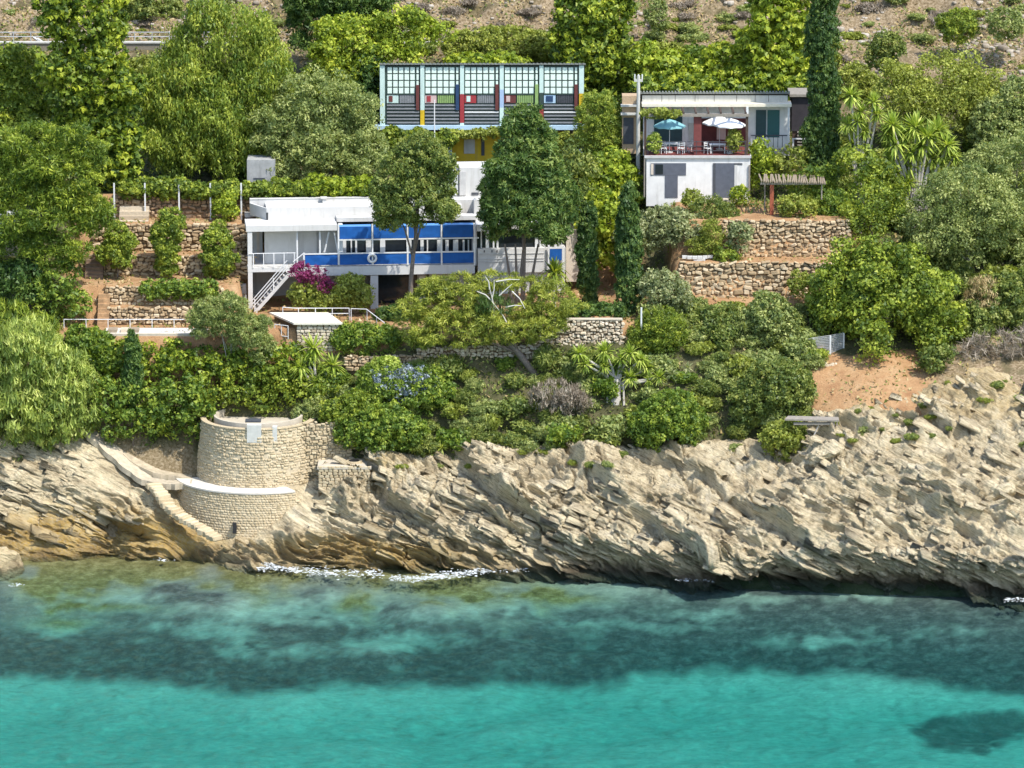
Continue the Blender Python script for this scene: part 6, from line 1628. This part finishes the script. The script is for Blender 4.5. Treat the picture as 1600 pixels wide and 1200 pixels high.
def scatter(n, poly_f, noun, marks, rows, group, name, kinds, smin, smax, seed, mind=1.1, cat='shrub', flat=1.0, on_rock=False):
    """marks: (x limit, landmark phrase); rows: (y limit, phrase); every shrub gets its own label"""
    rng = random.Random(seed); pts = []; tries = 0
    while len(pts) < n and tries < n * 40:
        tries += 1
        px, py = poly_f(rng)
        p = hit_rock(px, py) if on_rock else hit(px, py)
        if p is None: continue
        if any((p[0] - q[0][0]) ** 2 + ((p[1] - q[0][1]) * 1.5) ** 2 < mind ** 2 for q in pts): continue
        pts.append((p, px, py, rng.choice(kinds)))
    pts.sort(key=lambda q: q[1]); seen = {}
    for p, px, py, k in pts:
        o = link(name, protos[k], None, (p[0], p[1], p[2] - .15))
        s = rng.uniform(smin, smax); o.scale = (s * rng.uniform(.85, 1.2), s, s * rng.uniform(.75, 1.15) * flat); o.rotation_euler = (0, 0, rng.uniform(0, 6.28))
        m = next(ph for x, ph in marks if px <= x); r = next(ph for y, ph in rows if py <= y)
        c = seen.get((k, m, r), 0); seen[(k, m, r)] = c + 1
        tag(o, (ORD[c] if c == 0 else ORD[min(c, 19)] + ' from left') + ' ' + PCOL[k] + ' ' + noun + ' ' + r + ' ' + m, cat, group)
def between(x0, x1, top, bot):
    def f(rng):
        x = rng.uniform(x0, x1); a = np.interp(x, *top); b = np.interp(x, *bot); return x, rng.uniform(a, b)
    return f
INF = 9999
scatter(120, between(470, 1275, ([470, 640, 880, 1000, 1080, 1275], [610, 575, 565, 545, 520, 545]), ([470, 560, 700, 1000, 1150, 1275], [660, 700, 708, 706, 690, 655])), 'shrub',
        [(690, 'near the blue bush'), (880, 'below the leaning pine'), (1030, 'around the central yucca'), (INF, 'left of the shelter')], [(610, 'high in the thicket'), (655, 'midway in the thicket'), (INF, 'on the cliff edge')],
        'thicket above the cliff', 'thicket_shrub', [0, 0, 1, 2, 2, 3, 3, 4, 6, 6], .65, 1.25, 1, .8)
scatter(26, between(1000, 1260, ([1000, 1260], [480, 480]), ([1000, 1260], [550, 560])), 'shrub', [(1120, 'right of the middle cypress'), (INF, 'left of the wire fence')], [(515, 'just under the terraces,'), (INF, 'lower down,')],
        'shrubs below the right terraces', 'thicket_shrub', [0, 2, 3, 4, 6], .7, 1.2, 2, .9)
scatter(46, between(1310, 1640, ([1310, 1400, 1640], [200, 230, 160]), ([1310, 1420, 1640], [360, 430, 530])), 'shrub', [(1430, 'left of the olive trees'), (1530, 'around the olive trunk'), (INF, 'by the right edge')], [(280, 'high on the slope'), (380, 'midway on the slope'), (INF, 'low on the slope')],
        'shrubs on the right slope', 'thicket_shrub', [0, 1, 2, 4, 6], .9, 1.6, 3, 1.2)
scatter(55, between(1280, 1640, ([1280, 1640], [0, 0]), ([1280, 1400, 1640], [150, 170, 200])), 'tuft', [(1400, 'right of the tall cypress'), (1500, 'above the yellow-green tree'), (INF, 'in the upper right corner')], [(45, 'at the top edge'), (100, 'on the scree'), (INF, 'low on the scree')],
        'scree scrub at upper right', 'scree_shrub', [2, 4, 6, 7, 7], .3, 1.25, 4, 1.0, flat=.65)
scatter(60, between(640, 1210, ([640, 1210], [0, 0]), ([640, 860, 1000, 1210], [90, 95, 75, 70])), 'tuft', [(780, 'above the left cabins'), (960, 'above the right cabins'), (INF, 'above the terrace house')], [(30, 'at the top edge'), (60, 'on the dry hillside'), (INF, 'at the hillside foot')],
        'scrub above the cabins', 'scree_shrub', [2, 4, 6, 7, 7, 7], .3, 1.15, 5, .9, flat=.65)
scatter(30, between(-30, 480, ([-30, 480], [0, 0]), ([-30, 480], [55, 60])), 'tuft', [(140, 'left of the ivy column'), (INF, 'right of the ivy column')], [(30, 'at the top edge'), (INF, 'above the railway')],
        'scrub above the railway', 'scree_shrub', [2, 4, 6, 7, 7], .4, .8, 6, 1.2, flat=.7)
scatter(60, between(-30, 620, ([-30, 180, 620], [100, 90, 130]), ([-30, 190, 620], [300, 275, 275])), 'shrub', [(140, 'left of the ivy column'), (400, 'beneath the pepper tree'), (INF, 'around the laurel tree')], [(160, 'high in the undergrowth'), (220, 'midway in the undergrowth'), (INF, 'low in the undergrowth')],
        'undergrowth on the upper left slope', 'undergrowth_shrub', [0, 1, 1, 3, 5], 1.0, 1.8, 7, 1.3)
scatter(40, between(880, 1290, ([880, 1290], [95, 95]), ([880, 1000, 1290], [400, 160, 160])), 'shrub', [(1000, 'right of the painted cabins'), (INF, 'behind the terrace house')], [(130, 'high up'), (220, 'midway'), (INF, 'low down')],
        'undergrowth around the houses', 'undergrowth_shrub', [0, 1, 3, 4], .9, 1.5, 8, 1.2)
scatter(26, between(1290, 1620, ([1290, 1450, 1620], [640, 600, 570]), ([1290, 1450, 1620], [700, 690, 700])), 'tuft', [(1400, 'right of the timber shelter'), (1500, 'below the big carob'), (INF, 'by the right edge')], [(640, 'high on the rocks'), (INF, 'lower on the rocks')],
        'tufts on the pale rocks', 'rock_tuft', [0, 2, 4], .22, .5, 9, 1.2, cat='tuft', flat=.8, on_rock=True)
scatter(14, between(600, 1250, ([600, 1250], [700, 690]), ([600, 1250], [735, 735])), 'tuft', [(850, 'right of the tower'), (INF, 'left of the shelter')], [(INF, 'on the cliff rim')],
        'tufts on the cliff edge', 'rock_tuft', [0, 2, 4, 7], .3, .55, 10, 1.2, cat='tuft', flat=.8, on_rock=True)

# ------------------------------------------------------------------ ground cover
def ground_cover():
    rng = np.random.RandomState(21)
    n = 170000
    X = rng.uniform(-44, 46, n); Y = 10 + 68 * rng.uniform(0, 1, n) ** 1.1
    keep = fbm(X * .35, Y * .35, X * 0 + 1, 3) + rng.normal(0, .25, n) > -0.25
    terr = ((X > -35) & (X < -20.5) & (Y > 15.5) & (Y < 31)) | ((X > 12.5) & (X < 27) & (Y > 20.5) & (Y < 30)) | ((X > -21) & (X < 9) & (Y > 16) & (Y < 33)) | ((X > 22) & (X < 45) & (Y < 16.3)) | ((X < -19) & (X > -30) & (Y < 15))
    keep &= ~(terr & (rng.uniform(size=n) > .20)) & ~((X < -19) & (X > -30) & (Y < 15))
    keep &= ~((Y > 58) & (rng.uniform(size=n) > .85))
    X, Y = X[keep], Y[keep]
    Z = H_ground(X, Y)
    d = nrm(rng.normal(size=(len(X), 3)) + np.array([0, -.5, 1.0]))
    P = np.c_[X, Y, Z] + d * rng.uniform(.02, .28, len(X))[:, None]
    dryz = np.clip((Y - 52) / 14, 0, 1)
    V, F, t = quads(P, nrm(d + .8 * rng.normal(size=d.shape)), rsph(rng, len(X)), .26 * rng.uniform(.6, 1.4, len(X)), 1.8, np.clip(.45 + .25 * rng.normal(size=len(X)), 0, 1), rng)
    dry = rng.uniform(size=len(X)) < .12 + .5 * dryz + .5 * terr[keep]
    for nm, sel, lf in (('ground_cover', ~dry, 'maquis'), ('dry_ground_cover', dry, 'straw')):
        idx = np.nonzero(sel)[0]
        vi = (idx[:, None] * 3 + np.arange(3)).ravel()
        NLEAF[0] += len(idx)
        o = link(nm, np_mesh(nm, V[vi], np.arange(len(vi)).reshape(-1, 3), LEAF[lf], {'tone': t[vi]}))
        tag(o, 'low green ground cover between the shrubs' if lf == 'maquis' else 'dry grass and litter on the open slope', 'ground cover', kind='stuff')
ground_cover()
def scree_stones():
    """loose pale stones on the bare hillside, nobody could count them"""
    rng = np.random.RandomState(33); A = stone_arrays('grey'); VV, FF = [], []; off = 0
    X = rng.uniform(-44, 46, 9000); Y = rng.uniform(50, 80, 9000)
    ok = (fbm(X * .2, Y * .25, X * 0 + 7, 3) + .25 * rng.normal(size=9000) > .05) & ((Y > 61) | (X > 26))
    X, Y = X[ok], Y[ok]; Z = H_ground(X, Y)
    for x, y, z in zip(X, Y, Z):
        V, F = A[rng.randint(len(A))]; s = rng.gamma(1.8, .10) + .06; a = rng.uniform(0, 6.28); c, q = math.cos(a), math.sin(a)
        P = V * s * np.array([1.3, 1, .75]); VV.append(np.c_[P[:, 0] * c - P[:, 1] * q + x, P[:, 0] * q + P[:, 1] * c + y, P[:, 2] + z + .1 * s]); FF.append(F + off); off += len(P)
    o = link('scree', np_mesh('scree', np.concatenate(VV), np.concatenate(FF), stonemat('scree_stone', (.24, .20, .15), (.36, .31, .24), (.48, .43, .36)))); tag(o, 'loose pale stones scattered over the bare hillside', 'scree', kind='stuff')
scree_stones()
# ------------------------------------------------------------------ foam along the waterline
def foam():
    rng = np.random.RandomState(4); P = []
    for (pts, n, sp) in [([(400, 884), (430, 884), (460, 890), (520, 895), (600, 897)], 900, 8), ([(612, 903), (660, 903), (700, 899), (740, 893), (790, 888), (822, 886)], 1300, 6), ([(420, 880), (450, 886)], 120, 4),
                         ([(1056, 906), (1085, 906), (1115, 907)], 60, 2.5), ([(1570, 938), (1610, 936)], 90, 4), ([(14, 916), (34, 912)], 30, 3), ([(240, 874), (270, 876)], 20, 2.5)]:
        pts = np.array(pts, float); s = np.linspace(0, 1, len(pts)); u = rng.uniform(0, 1, n)
        x = np.interp(u, s, pts[:, 0]) + rng.normal(0, 3, n); y = np.interp(u, s, pts[:, 1]) + rng.normal(0, sp / 2.2, n)
        for a, b in zip(x, y): P.append(WZ(a, b, 0.03 + .05 * abs(rng.normal())))
    P = np.array(P); n = len(P); sz = rng.gamma(1.3, .028, n) + .012; k = 6
    ang = np.sort(rng.uniform(0, 2 * np.pi, (n, k)), axis=1); r = sz[:, None] * rng.uniform(.5, 1.2, (n, k))
    V = np.stack([P[:, 0:1] + r * np.cos(ang) * 1.5, P[:, 1:2] + r * np.sin(ang) * 2.0, P[:, 2:3] + 0 * r], -1).reshape(-1, 3)
    o = link('sea_foam', np_mesh('sea_foam', V, np.arange(n * k).reshape(n, k), foamm)); tag(o, 'white surf breaking along the foot of the rocks', 'foam', kind='stuff')
foam()
print('LEAVES', NLEAF[0], 'OBJ', len(bpy.data.objects))
